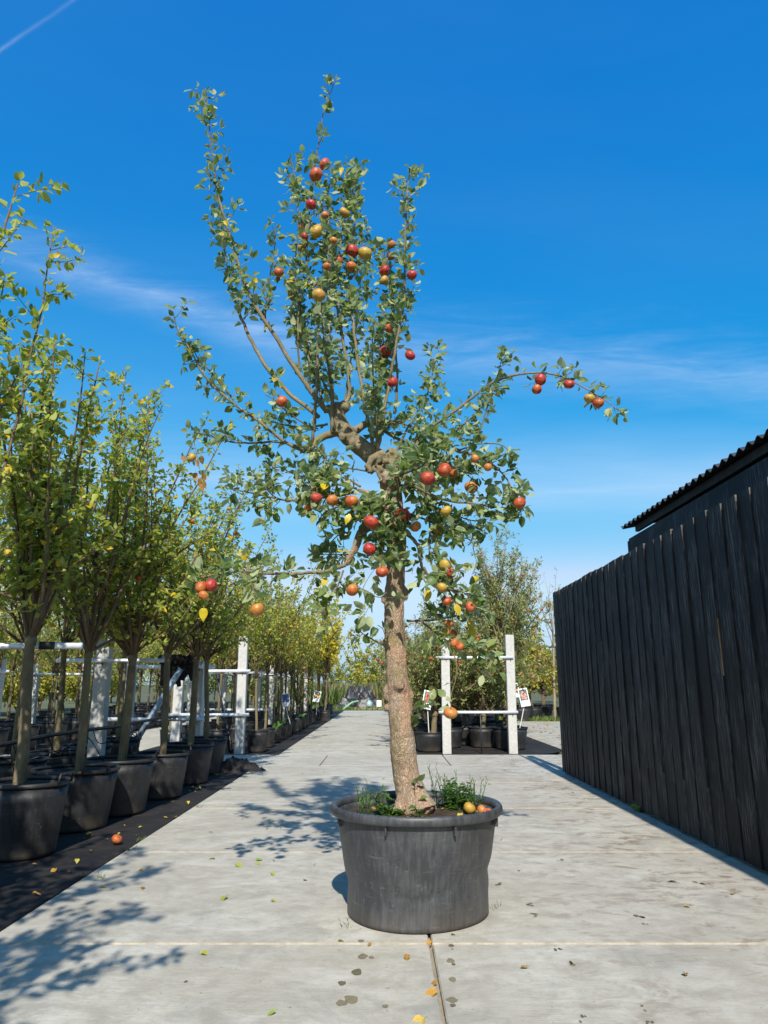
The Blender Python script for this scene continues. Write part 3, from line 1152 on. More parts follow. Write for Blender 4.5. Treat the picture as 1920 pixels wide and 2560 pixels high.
# knots on the trunk (big eye, stubs on the left side, swellings)
knob('E', 1345, 690, -.01, .024, (1.2, 1, 1.2), 1)
stub([('E', 1400, 680, -.01), ('E', 1345, 680, -.02), ('E', 1318, 678, -.03)], [.030, .025, .018])
knob('E', 1332, 330, 0, .019, (1.2, 1, 1.4), 2)
knob('E', 1365, 465, -.035, .028, (1, .8, 1.2), 3)
knob('E', 1450, 1040, -.045, .052, (1, .75, 1.15), 4)
stub([('E', 1440, 1050, -.03), ('E', 1452, 1038, -.075), ('E', 1458, 1030, -.098)], [.040, .034, .026])
knob('E', 1345, 1230, -.005, .018, (1.1, 1, 1.2), 5)
knob('E', 1345, 1100, 0, .022, (1, 1, 2.2), 6)
knob('E', 1540, 1150, 0, .026, (1, 1, 2), 7)
knob('E', 1500, 280, .0, .026, (1, 1, 1.8), 8)
knob('E', 1490, 790, -.02, .020, (1, 1, 2.5), 9)
# the gnarled head of the trunk
for i, (x_, y_, d_, r_) in enumerate([(1290, 1040, -.05, .055), (1250, 1075, -.07, .038), (1330, 1010, -.06, .046), (1385, 1010, -.02, .060), (1370, 1070, -.05, .052),
                                      (1350, 1140, -.05, .062), (1400, 1150, -.06, .048), (1310, 1090, -.09, .030), (1420, 1070, -.01, .045), (1380, 1190, -.02, .06),
                                      (1265, 1105, -.08, .022), (1300, 1110, -.10, .018), (1345, 1045, -.10, .028)]):
    knob('B', x_, y_, d_, r_ * .78, (1.05, 1, .95), 20 + i, .7)
for i, (x_, y_, d_, r_) in enumerate([(1095, 905, -.07, .024), (1150, 940, -.07, .024), (1080, 870, -.05, .03), (1105, 735, -.01, .045), (1060, 770, .0, .045), (1120, 720, .02, .03),
                                      (1185, 960, -.05, .022), (960, 920, -.01, .026), (910, 975, -.01, .026), (1010, 745, .01, .03)]):
    knob('B', x_, y_, d_, r_, (1, 1, 1), 50 + i, .5)
# thick stubs that carry shoots
stub([('B', 1370, 1060, -.04), ('B', 1420, 1110, -.10), ('B', 1460, 1135, -.13), ('B', 1492, 1142, -.14)], [.034, .030, .028, .020])
stub([('B', 1060, 880, 0), ('B', 1000, 895, -.02), ('B', 955, 920, -.03), ('B', 905, 975, -.04), ('B', 885, 995, -.04)], [.030, .026, .025, .024, .014])
stub([('B', 1120, 850, .02), ('B', 1170, 870, .05), ('B', 1230, 830, .10), ('B', 1310, 820, .16)], [.03, .028, .026, .022])
stub([('B', 1350, 1400, 0), ('B', 1260, 1420, -.03), ('B', 1200, 1455, -.05), ('B', 1175, 1540, -.06), ('B', 1115, 1640, -.07)], [.03, .028, .026, .024, .018])
stub([('B', 1390, 1440, 0), ('B', 1470, 1450, -.05), ('C', 290, 1130, -.08)], [.026, .022, .014])
stub([('B', 1330, 1300, 0), ('B', 1270, 1240, -.04), ('B', 1190, 1210, -.07)], [.032, .026, .016])
stub([('B', 1280, 1060, -.07), ('B', 1258, 1100, -.11), ('B', 1240, 1110, -.12)], [.016, .012, .009])
stub([('B', 1300, 1120, -.09), ('B', 1322, 1150, -.12), ('B', 1300, 1170, -.13)], [.014, .011, .008])
stub([('B', 1300, 1010, -.06), ('B', 1262, 1030, -.11), ('B', 1240, 1075, -.12), ('B', 1262, 1108, -.13)], [.026, .024, .020, .012])
stub([('B', 1400, 1090, -.04), ('B', 1385, 1130, -.09), ('B', 1400, 1175, -.10), ('B', 1430, 1200, -.08)], [.022, .026, .024, .014])
tmp = mb.mesh('trunk_raw', M['bark_main'])
to = bpy.data.objects.new('trunk_raw', tmp)
COL.objects.link(to)
rm = to.modifiers.new('r', 'REMESH')
rm.mode = 'VOXEL'
rm.voxel_size = .0075
sm = to.modifiers.new('s', 'SMOOTH')
sm.iterations = 1
sm.factor = .5
dg = bpy.context.evaluated_depsgraph_get()
tm = bpy.data.meshes.new_from_object(to.evaluated_get(dg))
bpy.data.objects.remove(to)
tm.name = 'trunk'
nv = len(tm.vertices)
co = np.empty(nv * 3, np.float32)
tm.vertices.foreach_get('co', co)
no = np.empty(nv * 3, np.float32)
tm.vertices.foreach_get('normal', no)
co, no = co.reshape(-1, 3), no.reshape(-1, 3)
off = np.empty(nv, np.float32)
for i in range(nv):
    c = Vector(co[i])
    q = Vector((c.x * 22, c.y * 22, c.z * 10)) + mnoise.noise_vector(c * 9) * 1.5
    d_, _p = mnoise.voronoi(q)
    h = min(.5, (d_[1] - d_[0])) * .006 - .0015
    rough_ = 1.0 if c.z < 1.75 else .55
    off[i] = rough_ * h + .003 * mnoise.noise(c * 38) + .0035 * mnoise.noise(Vector((c.x * 30, c.y * 30, c.z * 7)))
co += no * off[:, None]
tm.vertices.foreach_set('co', co.reshape(-1))
tm.materials.clear()
tm.materials.append(M['bark_main'])
tm.materials.append(M['bark_limb'])
pc = np.empty(len(tm.polygons) * 3, np.float32)
tm.polygons.foreach_get('center', pc)
pz = pc.reshape(-1, 3)[:, 2]
tm.polygons.foreach_set('material_index', ((pz + .12 * np.sin(pc.reshape(-1, 3)[:, 0] * 40)) > 1.98).astype(np.int32))
tm.polygons.foreach_set('use_smooth', np.ones(len(tm.polygons), bool))
tm.update()
link('trunk', tm, tree)

# branches traced on the photograph, each with its own depth: (points, r0, r1, depth0, depth1, leaf density, bare share, twigs)
BR = [
    ('B 1010 760;B 860 560;B 700 310;B 560 80;A 440 1130;A 400 1000;A 340 800;A 310 620', .019, .006, .02, -.18, 1.0, .36, .7),
    ('A 310 620;A 290 440;A 272 240;A 262 165', .006, .0028, -.18, -.25, .95, .0, .3),
    ('B 960 790;B 780 640;B 640 470;B 545 290;B 480 120;B 450 0;A 390 1200;A 365 1050;A 345 900', .017, .004, .0, .30, .9, .40, .9),
    ('B 890 990;B 760 930;B 620 820;B 440 690;B 300 550;B 230 420;B 150 290;B 120 180', .013, .003, -.04, -.30, 1.0, .25, .8),
    ('B 470 690;B 340 530;B 270 460;B 240 400', .007, .003, -.10, -.15, 1.0, .1, .6),
    ('B 925 940;B 948 640;B 955 300;B 955 130;A 850 1200;A 845 1050;A 865 850;A 878 730;A 900 560', .011, .005, -.05, -.10, .75, .35, .6),
    ('A 900 560;A 922 430;A 945 280;A 985 180;A 1018 85', .005, .0025, -.10, -.12, .42, .45, .12),
    ('B 1040 880;B 1035 640;B 1020 400;B 1015 200;A 968 1400;A 970 1000;A 968 760;A 1000 680', .014, .004, -.03, -.18, 1.1, .35, 1.2),
    ('B 1110 720;B 1140 640;B 1110 400;B 1080 230;A 1040 1550;A 1010 1300;A 1050 1000;A 1062 900;A 1090 760;A 1060 660', .015, .004, .02, .12, 1.2, .35, 1.3),
    ('B 1285 1000;B 1220 680;B 1180 420;B 1150 170;A 1110 1450;A 1085 1250;A 1125 900;A 1110 740;A 1138 600', .014, .003, -.06, .20, 1.2, .35, 1.3),
    ('B 1297 1000;B 1330 800;B 1380 520;B 1420 300;B 1460 100;A 1410 1380;A 1412 1000;A 1430 700;A 1455 630', .013, .003, -.06, -.20, 1.25, .36, 1.2),
    ('B 1395 770;B 1412 600;B 1400 350;B 1375 100;A 1345 1400;A 1300 1180;A 1265 1060', .010, .003, .18, .25, 1.1, .3, 1.1),
    ('B 850 560;B 840 300;B 850 60;A 790 1400;A 780 1150;A 800 950;A 780 720;A 762 590', .008, .003, .06, .10, 1.2, .25, 1.1),
    ('B 650 300;B 655 150;A 610 1420;A 640 1200;A 665 1050;A 662 970', .007, .003, .12, .0, 1.0, .2, 1.0),
    ('B 930 560;B 880 280;A 820 1560;A 790 1380;A 770 1240', .007, .003, .08, .30, 1.1, .2, 1.0),
    ('B 1000 760;B 960 620;B 900 420;B 870 260;B 850 120', .009, .004, .02, .35, .8, .3, .8),
    ('B 1310 820;B 1430 820;C 100 490;C 200 560;C 320 620;C 420 700;C 520 780', .018, .005, .16, .30, 1.0, .25, 1.2),
    ('B 1250 820;C 60 470;C 150 460;C 270 490;C 380 530;C 470 600', .012, .004, .12, .05, 1.0, .2, 1.1),
    ('C 330 600;C 390 520;C 520 430;C 650 330;C 760 250;C 860 210;C 1000 190;C 1100 195;C 1200 225;C 1290 275;C 1370 320;C 1430 360;C 1525 432', .013, .0022, .22, -.25, .62, .06, .5),
    ('C 480 580;C 560 520;C 680 410;C 760 290;C 800 180;C 818 90', .008, .002, .10, -.05, .8, .1, .7),
    ('C 600 660;C 640 610;C 690 520;C 750 330;C 770 270', .008, .003, .0, -.10, .8, .1, .7),
    ('C 300 740;C 330 590;C 400 560;C 480 560;C 560 640;C 640 655;C 740 700;C 820 770;C 880 860;C 920 960;C 930 1040', .011, .0025, -.12, -.35, .9, .15, .9),
    ('C 560 640;C 680 600;C 800 600;C 862 640', .006, .0025, -.2, -.3, .7, .1, .5),
    ('C 730 700;C 800 675;C 842 655;C 870 690', .005, .002, -.28, -.35, 1.0, .1, .5),
    ('C 250 800;C 380 880;C 520 930;C 640 940;C 760 960;C 860 970;C 930 985', .011, .003, -.13, -.20, 1.1, .1, 1.2),
    ('C 230 790;C 330 850;C 420 960;C 530 1000;C 640 1040;C 740 1030', .009, .003, -.10, .25, 1.1, .1, 1.2),
    ('C 220 760;C 280 720;C 320 580;C 400 555;C 470 590;C 510 680', .007, .003, -.13, -.30, 1.0, .2, 1.0),
    ('C 240 700;C 340 700;C 460 690;C 560 740;C 650 800', .008, .003, .0, .15, 1.2, .1, 1.2),
    ('C 270 1110;C 330 1180;C 355 1300;C 385 1350;C 450 1390;C 510 1440;C 560 1530;C 620 1580', .013, .004, -.08, -.30, .7, .45, .7),
    ('D 330 60;D 370 130;D 450 170;D 540 240;D 640 260;D 740 330', .008, .003, -.26, -.35, 1.0, .3, .8),
    ('C 370 1330;C 365 1370;C 392 1415', .007, .004, -.22, -.25, .6, .3, .4),
    ('C 260 1040;C 390 1000;C 398 1200;C 412 1300;C 470 1330', .009, .003, -.05, -.15, 1.2, .15, 1.1),
    ('C 290 1000;C 480 1080;C 560 1130;C 630 1150;C 660 1190', .008, .003, -.02, -.10, .9, .15, .9),
    ('D 188 505;D 400 500;D 560 470;D 690 455;D 830 390', .008, .003, .0, -.15, 1.0, .15, .9),
    ('D 300 500;D 480 640;D 600 720;D 760 740;D 880 760', .007, .003, -.10, -.30, 1.1, .1, .8),
    ('D 540 690;D 600 850;D 590 1000;D 560 1100;D 548 1190', .004, .0022, -.25, -.40, .35, .3, .1),
    ('B 1190 1210;B 1080 1240;B 830 1270;B 680 1250;B 520 1215;B 430 1200', .011, .0025, -.07, -.20, .6, .2, .6),
    ('B 720 1262;B 655 1200;B 590 1120;B 560 1085', .005, .002, -.13, -.2, .9, .1, .4),
    ('B 680 1255;B 672 1300;B 655 1360;B 648 1410', .004, .002, -.13, -.2, 1.0, .1, .3),
    ('B 760 1262;B 640 1275;B 560 1290;B 490 1270;B 440 1180;B 425 1065', .004, .002, -.12, -.05, .5, .2, .3),
    ('B 1200 1190;B 1100 1140;B 860 1130;B 740 1080;B 690 1090', .008, .0025, -.06, .25, .6, .2, .7),
    ('B 1180 1200;B 1080 1180;B 1000 1140;B 940 1190;B 880 1230', .008, .003, -.08, -.30, 1.3, .05, 1.2),
    ('B 1220 1230;B 1170 1300;B 1100 1300;B 1010 1330;B 960 1380', .008, .003, -.06, -.28, 1.3, .05, 1.2),
    ('B 1260 1230;B 1220 1300;B 1250 1340;B 1300 1320;B 1380 1330', .008, .003, -.06, -.32, 1.3, .05, 1.2),
    ('B 1240 1100;B 1100 1075;B 1010 1040;B 960 980;B 935 950', .006, .003, -.10, -.05, .8, .15, .7),
    ('B 940 950;B 980 1000;B 1010 1070;B 1040 1130', .008, .003, -.04, -.25, .9, .2, .7),
    ('B 900 970;B 730 935;B 580 938;B 470 935;B 370 910;B 240 875', .010, .003, -.04, .12, .75, .2, .7),
    ('B 245 876;B 243 930;B 262 1030;B 275 1090', .004, .002, .12, .10, .2, .3, .1),
    ('B 1010 830;B 900 850;B 790 840;B 690 815;B 640 790', .009, .003, .02, .35, .9, .2, .9),
    ('B 880 830;B 780 760;B 720 700;B 650 660', .006, .003, .10, .0, .9, .15, .8),
    ('B 1115 1640;E 860 90;E 640 110;E 430 115;E 130 90;S 560 1436;S 525 1438;S 480 1452', .014, .003, -.07, -.45, .6, .3, .7),
    ('E 990 90;E 960 180;E 880 330;E 865 390;E 780 450', .007, .002, -.10, -.25, 1.1, .1, .9),
    ('E 960 180;E 1000 220;E 1120 235;E 1220 275;E 1250 320', .005, .002, -.12, -.30, 1.3, .05, .8),
    ('E 320 110;E 300 40;E 250 -20', .004, .002, -.36, -.4, .9, .1, .3),
    ('S 610 1430;S 628 1458;S 640 1492', .004, .002, -.40, -.42, 1.0, .1, .2),
    ('E 1315 705;E 1200 640;E 1110 580;E 1090 540', .005, .002, -.04, -.15, .8, .25, .2),
    ('E 1340 650;E 1318 575;E 1275 540', .003, .002, -.05, -.1, 1.2, .2, .2),
    ('B 1290 1420;B 1210 1380;B 1120 1420;B 1060 1480;B 1000 1540', .008, .003, -.05, .20, 1.0, .15, 1.1),
    ('B 1180 1540;B 1140 1580;B 1060 1580;B 980 1580', .006, .003, -.06, .05, 1.0, .15, .9),
    ('B 1340 1420;B 1300 1480;B 1290 1560;B 1330 1640', .008, .003, -.05, -.28, 1.2, .05, 1.0),
    ('B 1400 1340;B 1420 1420;B 1400 1500;B 1360 1560', .007, .003, -.03, -.26, 1.3, .05, 1.0),
    ('S 1036 2020;S 1037 1980;S 1038 1940', .004, .002, -.09, -.12, .4, .5, .0),
    ('D 205 1480;D 225 1300;D 235 1240;D 270 1180', .006, .002, .0, -.06, .9, .1, .2),
]
# shoots that leave the head away from and towards the road, so that the crown has depth
for (vx, vy, d0, ex, ey, d1) in (('B', (1080, 790), .02, 760, 820, .75), ('B', (1110, 740), .02, 905, 640, .70), ('B', (1290, 1000), .02, 960, 780, .62),
                                 ('B', (1050, 800), -.02, 800, 700, -.55), ('B', (1300, 1010), -.05, 930, 820, -.52), ('B', (1230, 830), .12, 985, 800, .8),
                                 ('B', (1400, 1010), -.02, 1090, 900, .55), ('B', (1380, 1150), -.04, 1070, 1150, -.62), ('B', (1400, 1190), .0, 1100, 1190, .6)):
    x0, y0 = vB(*vy)
    BR.append(('S %f %f;S %f %f;S %f %f;S %f %f' % (x0, y0, x0 * .7 + ex * .3, y0 * .72 + ey * .28 , x0 * .25 + ex * .75, y0 * .4 + ey * .6, ex, ey), .010, .003, d0, d1, 1.0, .3, 1.1))

LV = Leaves()
BPTS = []                                   # (photo x, photo y, depth, point) for hanging the apples


def side_twig(mb_, p, d, length, r, leafsize, nleaf, yellow=.03, up=.25, width=.62, LVS=None):
    L_ = LVS if LVS is not None else LV
    q = [Vector(p)]
    dd = Vector(d).normalized()
    k = 4
    for i in range(k):
        dd = (dd + Vector((0, 0, up * .35)) + rdir() * .22).normalized()
        q.append(q[-1] + dd * length / k)
    mb_.tube(q, [r, r * .85, r * .7, r * .6, r * .5], 4, True)
    for i in range(nleaf):
        t_ = rnd.uniform(.25, 1.05)
        j = min(k - 1, int(t_ * k))
        f_ = min(1, t_ * k - j)
        put_leaf(L_, q[j].lerp(q[j + 1], f_), (q[j + 1] - q[j]).normalized(), leafsize, 1., yellow, width)
    for i in range(2):
        put_leaf(L_, q[-1], dd, leafsize, 1., yellow, width)


for bi, (s_, r0, r1, d0, d1, dens, bare, tw) in enumerate(BR):
    raw = []
    for it in s_.split(';'):
        v_, a_, b_ = it.split()
        raw.append(VW[v_](float(a_), float(b_)))
    n_ = len(raw)
    pts4 = [(a_, b_, d0 + (d1 - d0) * i / (n_ - 1), i / (n_ - 1)) for i, (a_, b_) in enumerate(raw)]
    rs = crom(pts4, 5)
    W3 = []
    for q in rs:
        dd = q[2] + .02 * mnoise.noise(Vector((q[0] * .02, q[1] * .02, bi)))
        W3.append(px(q[0], q[1], TY + dd))
        BPTS.append((q[0], q[1], dd, W3[-1], bi))
    mb = MB()
    loc = [w - TB for w in W3]
    rad = [r0 + (r1 - r0) * q[3] ** .8 for q in rs]
    for i in range(1, len(loc) - 1):
        loc[i] = loc[i] + rdir() * rad[i] * .35
    mb.tube(loc, rad, 8 if r0 > .008 else 6, True, 0, .25, bi)
    # walk along and set leaves and spurs
    seg = 0.
    for i in range(len(loc) - 1):
        t_ = rs[i][3]
        if t_ < bare and rnd.random() < .8:
            continue
        e = loc[i + 1] - loc[i]
        d_ = e.normalized()
        high = 1. if loc[i].z < 2.2 else .86
        ls = .069 * high
        nn = e.length / .018 * dens
        for _ in range(int(nn + rnd.random())):
            put_leaf(LV, loc[i] + e * rnd.random(), d_, ls, 1., .02)
        nt = e.length / .055 * tw
        for _ in range(int(nt + rnd.random())):
            out = rdir()
            out = (out - d_ * out.dot(d_)).normalized()
            side_twig(mb, loc[i] + e * rnd.random(), out + d_ * .5, rnd.uniform(.03, .15), .0026, ls, rnd.randint(3, 6), .02)
    mb.build('branch', M['bark_limb'] if r0 > .0125 else M['twig'], tree, smooth=True)

# ---- apples
def apple_mesh(mat, ns=20, nr=14):
    mb_ = MB()
    prof_ = []
    for i in range(nr + 1):
        t_ = math.pi * i / nr
        r_ = math.sin(t_) * (1 + .06 * math.cos(t_)) + .02 * math.sin(2 * t_)
        z_ = .92 * math.cos(t_)
        z_ -= .30 * math.exp(-(r_ / .24) ** 2) if t_ < 1.2 else 0
        z_ += .20 * math.exp(-(r_ / .22) ** 2) if t_ > 2 else 0
        prof_.append((max(r_, 0), z_))
    mb_.lathe(list(reversed(prof_)), ns, fn=lambda an, r, z: r * (1 + .035 * math.cos(5 * an) * (1 if z < 0 else .35) + .045 * math.cos(an + 1) * (1 + z) + .03 * math.cos(2 * an + 1)))
    mb_.tube([(0, 0, .55), (.03, .02, .85), (.08, .03, 1.12)], [.05, .045, .06], 5, True, 1)
    mb_.tube([(0, 0, -.66), (0, 0, -.78)], [.12, .06], 6, True, 1)
    return mb_.mesh('apple', [mat, M['twig']], smooth=True)


APPLE = {k: apple_mesh(m) for k, m in APM.items()}
APPLES = 'A 950 602 72 r;A 898 662 76 r;A 868 832 64 R;A 1063 882 64 y;A 950 895 48 o;A 825 965 52 o;A 900 990 80 y;A 832 1018 40 R;A 817 1082 58 y;A 1000 1040 44 o;A 1107 1102 76 R;A 1182 1115 80 y;' \
         'A 1030 1160 56 R;A 1100 1190 60 o;A 683 1225 54 r;A 1293 1212 60 R;A 1290 1270 56 y;A 1450 1240 60 R;A 1335 1065 46 o;A 1330 1130 52 r;A 765 1355 66 o;A 912 1355 80 y;A 1000 1370 54 o;A 1325 1545 64 r;A 960 1190 50 o;A 885 1290 44 o;' \
         'B 1345 415 90 R;B 1487 435 60 R;B 1385 590 64 R;B 748 702 70 r;B 230 1022 54 y;B 1000 1200 78 o;B 945 1255 72 R;B 900 1315 54 r;B 1040 1270 72 o;B 1150 1275 80 o;B 1262 1395 88 R;B 1445 1360 95 R;B 1520 1420 66 o;B 1252 1550 82 R;' \
         'C 1040 230 70 R;C 1020 285 62 r;C 1203 255 64 R;C 1322 338 66 y;C 1372 365 66 r;C 485 750 86 r;C 388 798 90 R;C 540 770 54 o;C 638 850 78 o;C 662 685 52 o;C 737 733 48 o;C 918 940 72 r;C 497 985 66 y;C 450 1090 78 y;C 490 1300 75 y;C 525 1345 58 R;' \
         'C 127 1335 76 r;C 470 1425 62 y;C 500 1505 58 r;C 635 1535 58 r;C 445 800 44 R;D 510 600 60 y;D 540 530 52 o;D 585 690 84 o;D 630 720 70 r;D 575 610 54 R;D 553 1270 116 o;E 1065 250 110 o;E 275 415 122 o;S 527 1464 34 R;S 502 1469 32 o;S 508 1489 26 o'
for it in APPLES.split(';'):
    v_, a_, b_, dia, c_ = it.split()
    sx_, sy_ = VW[v_](float(a_), float(b_))
    dpx = float(dia) * {'A': .434, 'B': .434, 'C': .434, 'D': .3014, 'E': .3014, 'S': 1.}[v_]
    best = min(BPTS, key=lambda q: math.hypot(q[0] - sx_, q[1] - (sy_ - dpx * .9)))
    rad0 = .5 * dpx * mpp(TY + best[2], 2.)
    w = px(sx_, sy_, TY + best[2] - rad0 * 1.1 - .07)
    rad = .5 * dpx * ((w.y * CP + (w.z - CAM_H) * SP) / FPX)
    rad = max(.026, min(rad, .052))
    tilt = (rnd.gauss(0, .5) - .2, rnd.gauss(0, .5), rnd.uniform(0, 6.3))
    o = link('apple', APPLE[c_], tree, w - TB, tilt, (rad * rnd.uniform(.94, 1.05), rad, rad * rnd.uniform(.86, 1.0)))
    from mathutils import Euler
    top = w + Euler(tilt).to_matrix() @ Vector((.07, .02, 1.0)) * rad
    bp = best[3]
    mid_ = (top + bp) / 2 + Vector((0, 0, .012))
    stalk = MB()
    stalk.tube([top - TB, mid_ - TB, bp - TB], [.0016, .002, .0026], 4)
    stalk.build('fruit_twig', M['twig'], tree)
    for _ in range(2):
        put_leaf(LV, mid_ - TB + rdir() * .02, Vector((0, 0, 1)), .07, 1., .02)
# yellow leaves and a dead brown cluster that stand out
for (v_, a_, b_) in (('D', 378, 255), ('D', 590, 365), ('D', 705, 495), ('E', 850, 140), ('A', 830, 1265), ('A', 1050, 620), ('B', 1140, 1345), ('D', 730, 560), ('C', 400, 1440), ('S', 511, 1519)):
    sx_, sy_ = VW[v_](a_, b_)
    best = min(BPTS, key=lambda q: math.hypot(q[0] - sx_, q[1] - sy_))
    w = px(sx_, sy_, TY + best[2] - .05) - TB
    LV.add(w, (rnd.uniform(-.4, .4), -.3, -1), (0, -1, .2), .075, .55, .985, .2)
arr = LV.arrays()
near, rest = split_leaves(arr, TB)
leaf_parts(tree, arr, near, M['leaf_main'])
fo = link('foliage', leaf_mesh('foliage', sub(arr, rest), M['leaf_main']), tree)
tag(fo, kind='stuff')
DL = Leaves()
for (a_, b_) in ((175, 1015), (285, 1010), (270, 1030), (250, 1110), (300, 1115), (285, 1140), (290, 1170), (300, 1160)):
    w = P3('B', a_, b_, .10) - TB
    DL.add(w, (rnd.uniform(-.6, .6), rnd.uniform(-.6, .2), -.8), (rnd.uniform(-1, 1), -1, .3), .06, .5, rnd.random(), .8)
da = DL.arrays()
leaf_parts(tree, da, list(range(len(da[0]))), M['leaf_dry'])
print('main tree leaves', len(arr[0]))

# ---- what grows and lies in the pot
def weed(name, loc, h, n, kind, label, seed, spread=.05):
    q = random.Random(seed)
    o = tag(link(name, None, None, loc), label, 'weed')
    mb_ = MB()
    L_ = Leaves()
    for i in range(n):
        a_ = q.uniform(0, 6.28)
        e = Vector((math.cos(a_) * q.uniform(.1, 1) * spread, math.sin(a_) * q.uniform(.1, 1) * spread, 0))
        hh = h * q.uniform(.55, 1.05)
        lean = Vector((math.cos(a_), math.sin(a_), 0)) * hh * q.uniform(.05, .3)
        pts = [e, e + lean * .3 + Vector((0, 0, hh * .5)), e + lean + Vector((0, 0, hh))]
        mb_.tube(pts, [.0022, .0018, .001], 4)
        if kind == 'wispy':
            for k_ in range(10):
                t_ = .35 + .65 * k_ / 9
                p_ = pts[0].lerp(pts[2], t_)
                s2 = rdir()
                L_.add(p_, (s2.x * .5, s2.y * .5, .8), (s2.y, -s2.x, .2), .035 * q.uniform(.6, 1.2), .12, q.random() * .8)
        else:
            for k_ in range(7):
                t_ = q.uniform(.15, 1)
                p_ = pts[0].lerp(pts[2], t_)
                s2 = rdir()
                L_.add(p_, (s2.x, s2.y, .25), (s2.x * .3, s2.y * .3, 1), .045 * q.uniform(.6, 1.2), .5, q.random() * .8)
    mb_.build('stem', M['weed'], o)
    f_ = link('foliage', leaf_mesh('foliage', L_.arrays(), M['weed'], T_CARD), o)
    f_['kind'] = 'stuff'
    return o


def inpot(x, y):
    """photo pixel -> point of the soil in the pot"""
    a, b = (x - 960) / FPX, (1280 - y) / FPX
    dy, dz_ = CP - b * SP, SP + b * CP
    t = (SOIL_Z - CAM_H) / dz_
    return Vector((a * t, dy * t, SOIL_Z - .012))


weed('leafy_weed', (.44, 4.62, SOIL_Z - .015), .16, 46, 'leafy', 'bushy green weed in the big pot just right of the trunk', 1, .10)
weed('wispy_weed', (.40, 4.70, SOIL_Z - .015), .25, 13, 'wispy', 'tall wispy weed rising behind the bushy weed in the big pot', 2, .09)
weed('wispy_weed', (.55, 4.60, SOIL_Z - .015), .20, 8, 'wispy', 'thin upright weed beside the fallen yellow apple in the big pot', 3, .04)
weed('grassy_weed', (-.12, 4.36, SOIL_Z - .015), .20, 9, 'wispy', 'thin grassy weed at the left inside of the big pot', 4, .05)
weed('leafy_weed', (-.02, 4.42, SOIL_Z - .015), .16, 10, 'leafy', 'feathery weed standing between grassy weed and creeping weed in the big pot', 5, .03)
weed('creeping_weed', (.06, 4.42, SOIL_Z - .015), .07, 16, 'leafy', 'low creeping weed at the left foot of the big tree', 6, .07)
weed('sprout', (.19, 4.24, SOIL_Z - .015), .12, 4, 'leafy', 'fresh yellow green sprout in front of the trunk in the big pot', 7, .02)

for (x_, y_, z_, r_, c_, lab) in ((.505, 4.50, SOIL_Z + .026, .038, 'y', 'fallen yellow green apple on the soil of the big pot'), (.575, 4.46, SOIL_Z + .020, .033, 'o', 'fallen orange striped apple beside the yellow green one in the pot'),
                              (.60, 4.39, SOIL_Z + .016, .030, 'o', 'fallen orange apple close under the rim of the big pot'), (.03, 4.125, SOIL_Z + .004, .036, 'R', 'fallen red apple just behind the front rim of the pot')):
    o = link('fallen_apple', APPLE[c_], None, (x_, y_, z_), (rnd.uniform(.4, 1.2), rnd.uniform(-.5, .5), rnd.uniform(0, 6)), (r_, r_, r_ * .92))
    tag(o, lab, 'apple')
o = link('fallen_apple', APPLE['r'], None, px_ground(291, 2108) + Vector((0, 0, .030)), (.5, .3, 1), (.042, .042, .038))
tag(o, 'red apple lying on the black cloth beside the road edge', 'apple')


def litter(p, size, tone, mat=None, label=None, group=None, rz=None):
    o = link('fallen_leaf', single_leaf(mat or M['leaf_fallen'], tone), None, p, (rnd.uniform(-.35, .35), rnd.uniform(-.2, .35), rnd.uniform(0, 6.28) if rz is None else rz), (size, size, size))
    return tag(o, label, 'leaf', group)


for i in range(26):
    a_, r_ = rnd.uniform(0, 6.28), .44 * math.sqrt(rnd.random())
    if r_ < .15:
        continue
    litter((PX + r_ * math.cos(a_), PY + r_ * math.sin(a_), SOIL_Z + .012), rnd.uniform(.05, .075), rnd.uniform(.1, .6), None, 'withered orange leaf on the soil of the big pot', 'withered leaves in the big pot')

# ================================================================== nursery pots
_pot_cache = {}


def pot_parts(Rr, h, handles):
    k = (Rr, h, handles)
    if k in _pot_cache:
        return _pot_cache[k]
    b = MB()
    rb = Rr * .80
    pr = [(rb - .02, 0), (rb, .004), (rb + .002, .03)] + [(rb + (Rr * .965 - rb) * t_, h * t_ * .94) for t_ in (.2, .4, .6, .8, 1.)]
    pr += [(Rr * .935, h * .93), (Rr * .90, h * .72)]
    b.lathe(pr, 32)
    rim = MB()
    rim.lathe([(Rr * .95, h * .935), (Rr * .99, h * .94), (Rr * 1.01, h * .965), (Rr, h), (Rr * .965, h * 1.004), (Rr * .93, h * .975)], 32, close=True)
    hd = MB()
    w = Rr * .30
    hd.tube([(-w, Rr * .985, h * .97), (-w * .96, Rr * 1.02, h + .055), (w * .96, Rr * 1.02, h + .055), (w, Rr * .985, h * .97)], .010, 6)
    so = MB()
    n = 24
    vs_, fs_ = [], []
    for kk in range(5):
        for j in range(n):
            rr = Rr * .915 * kk / 4
            an = 2 * math.pi * j / n
            vs_.append((rr * math.cos(an), rr * math.sin(an), h * .80 + .02 * mnoise.noise(Vector((rr * math.cos(an) * 9, rr * math.sin(an) * 9, 0)))))
    for kk in range(4):
        for j in range(n):
            jj = (j + 1) % n
            fs_.append((kk * n + j, kk * n + n + j, kk * n + n + jj, kk * n + jj))
    so.add(vs_, fs_)
    _pot_cache[k] = (b.mesh('body', M['pot'], True), rim.mesh('rim', M['pot'], True), hd.mesh('handle', M['pot'], True), so.mesh('soil', M['soil'], True))
    return _pot_cache[k]


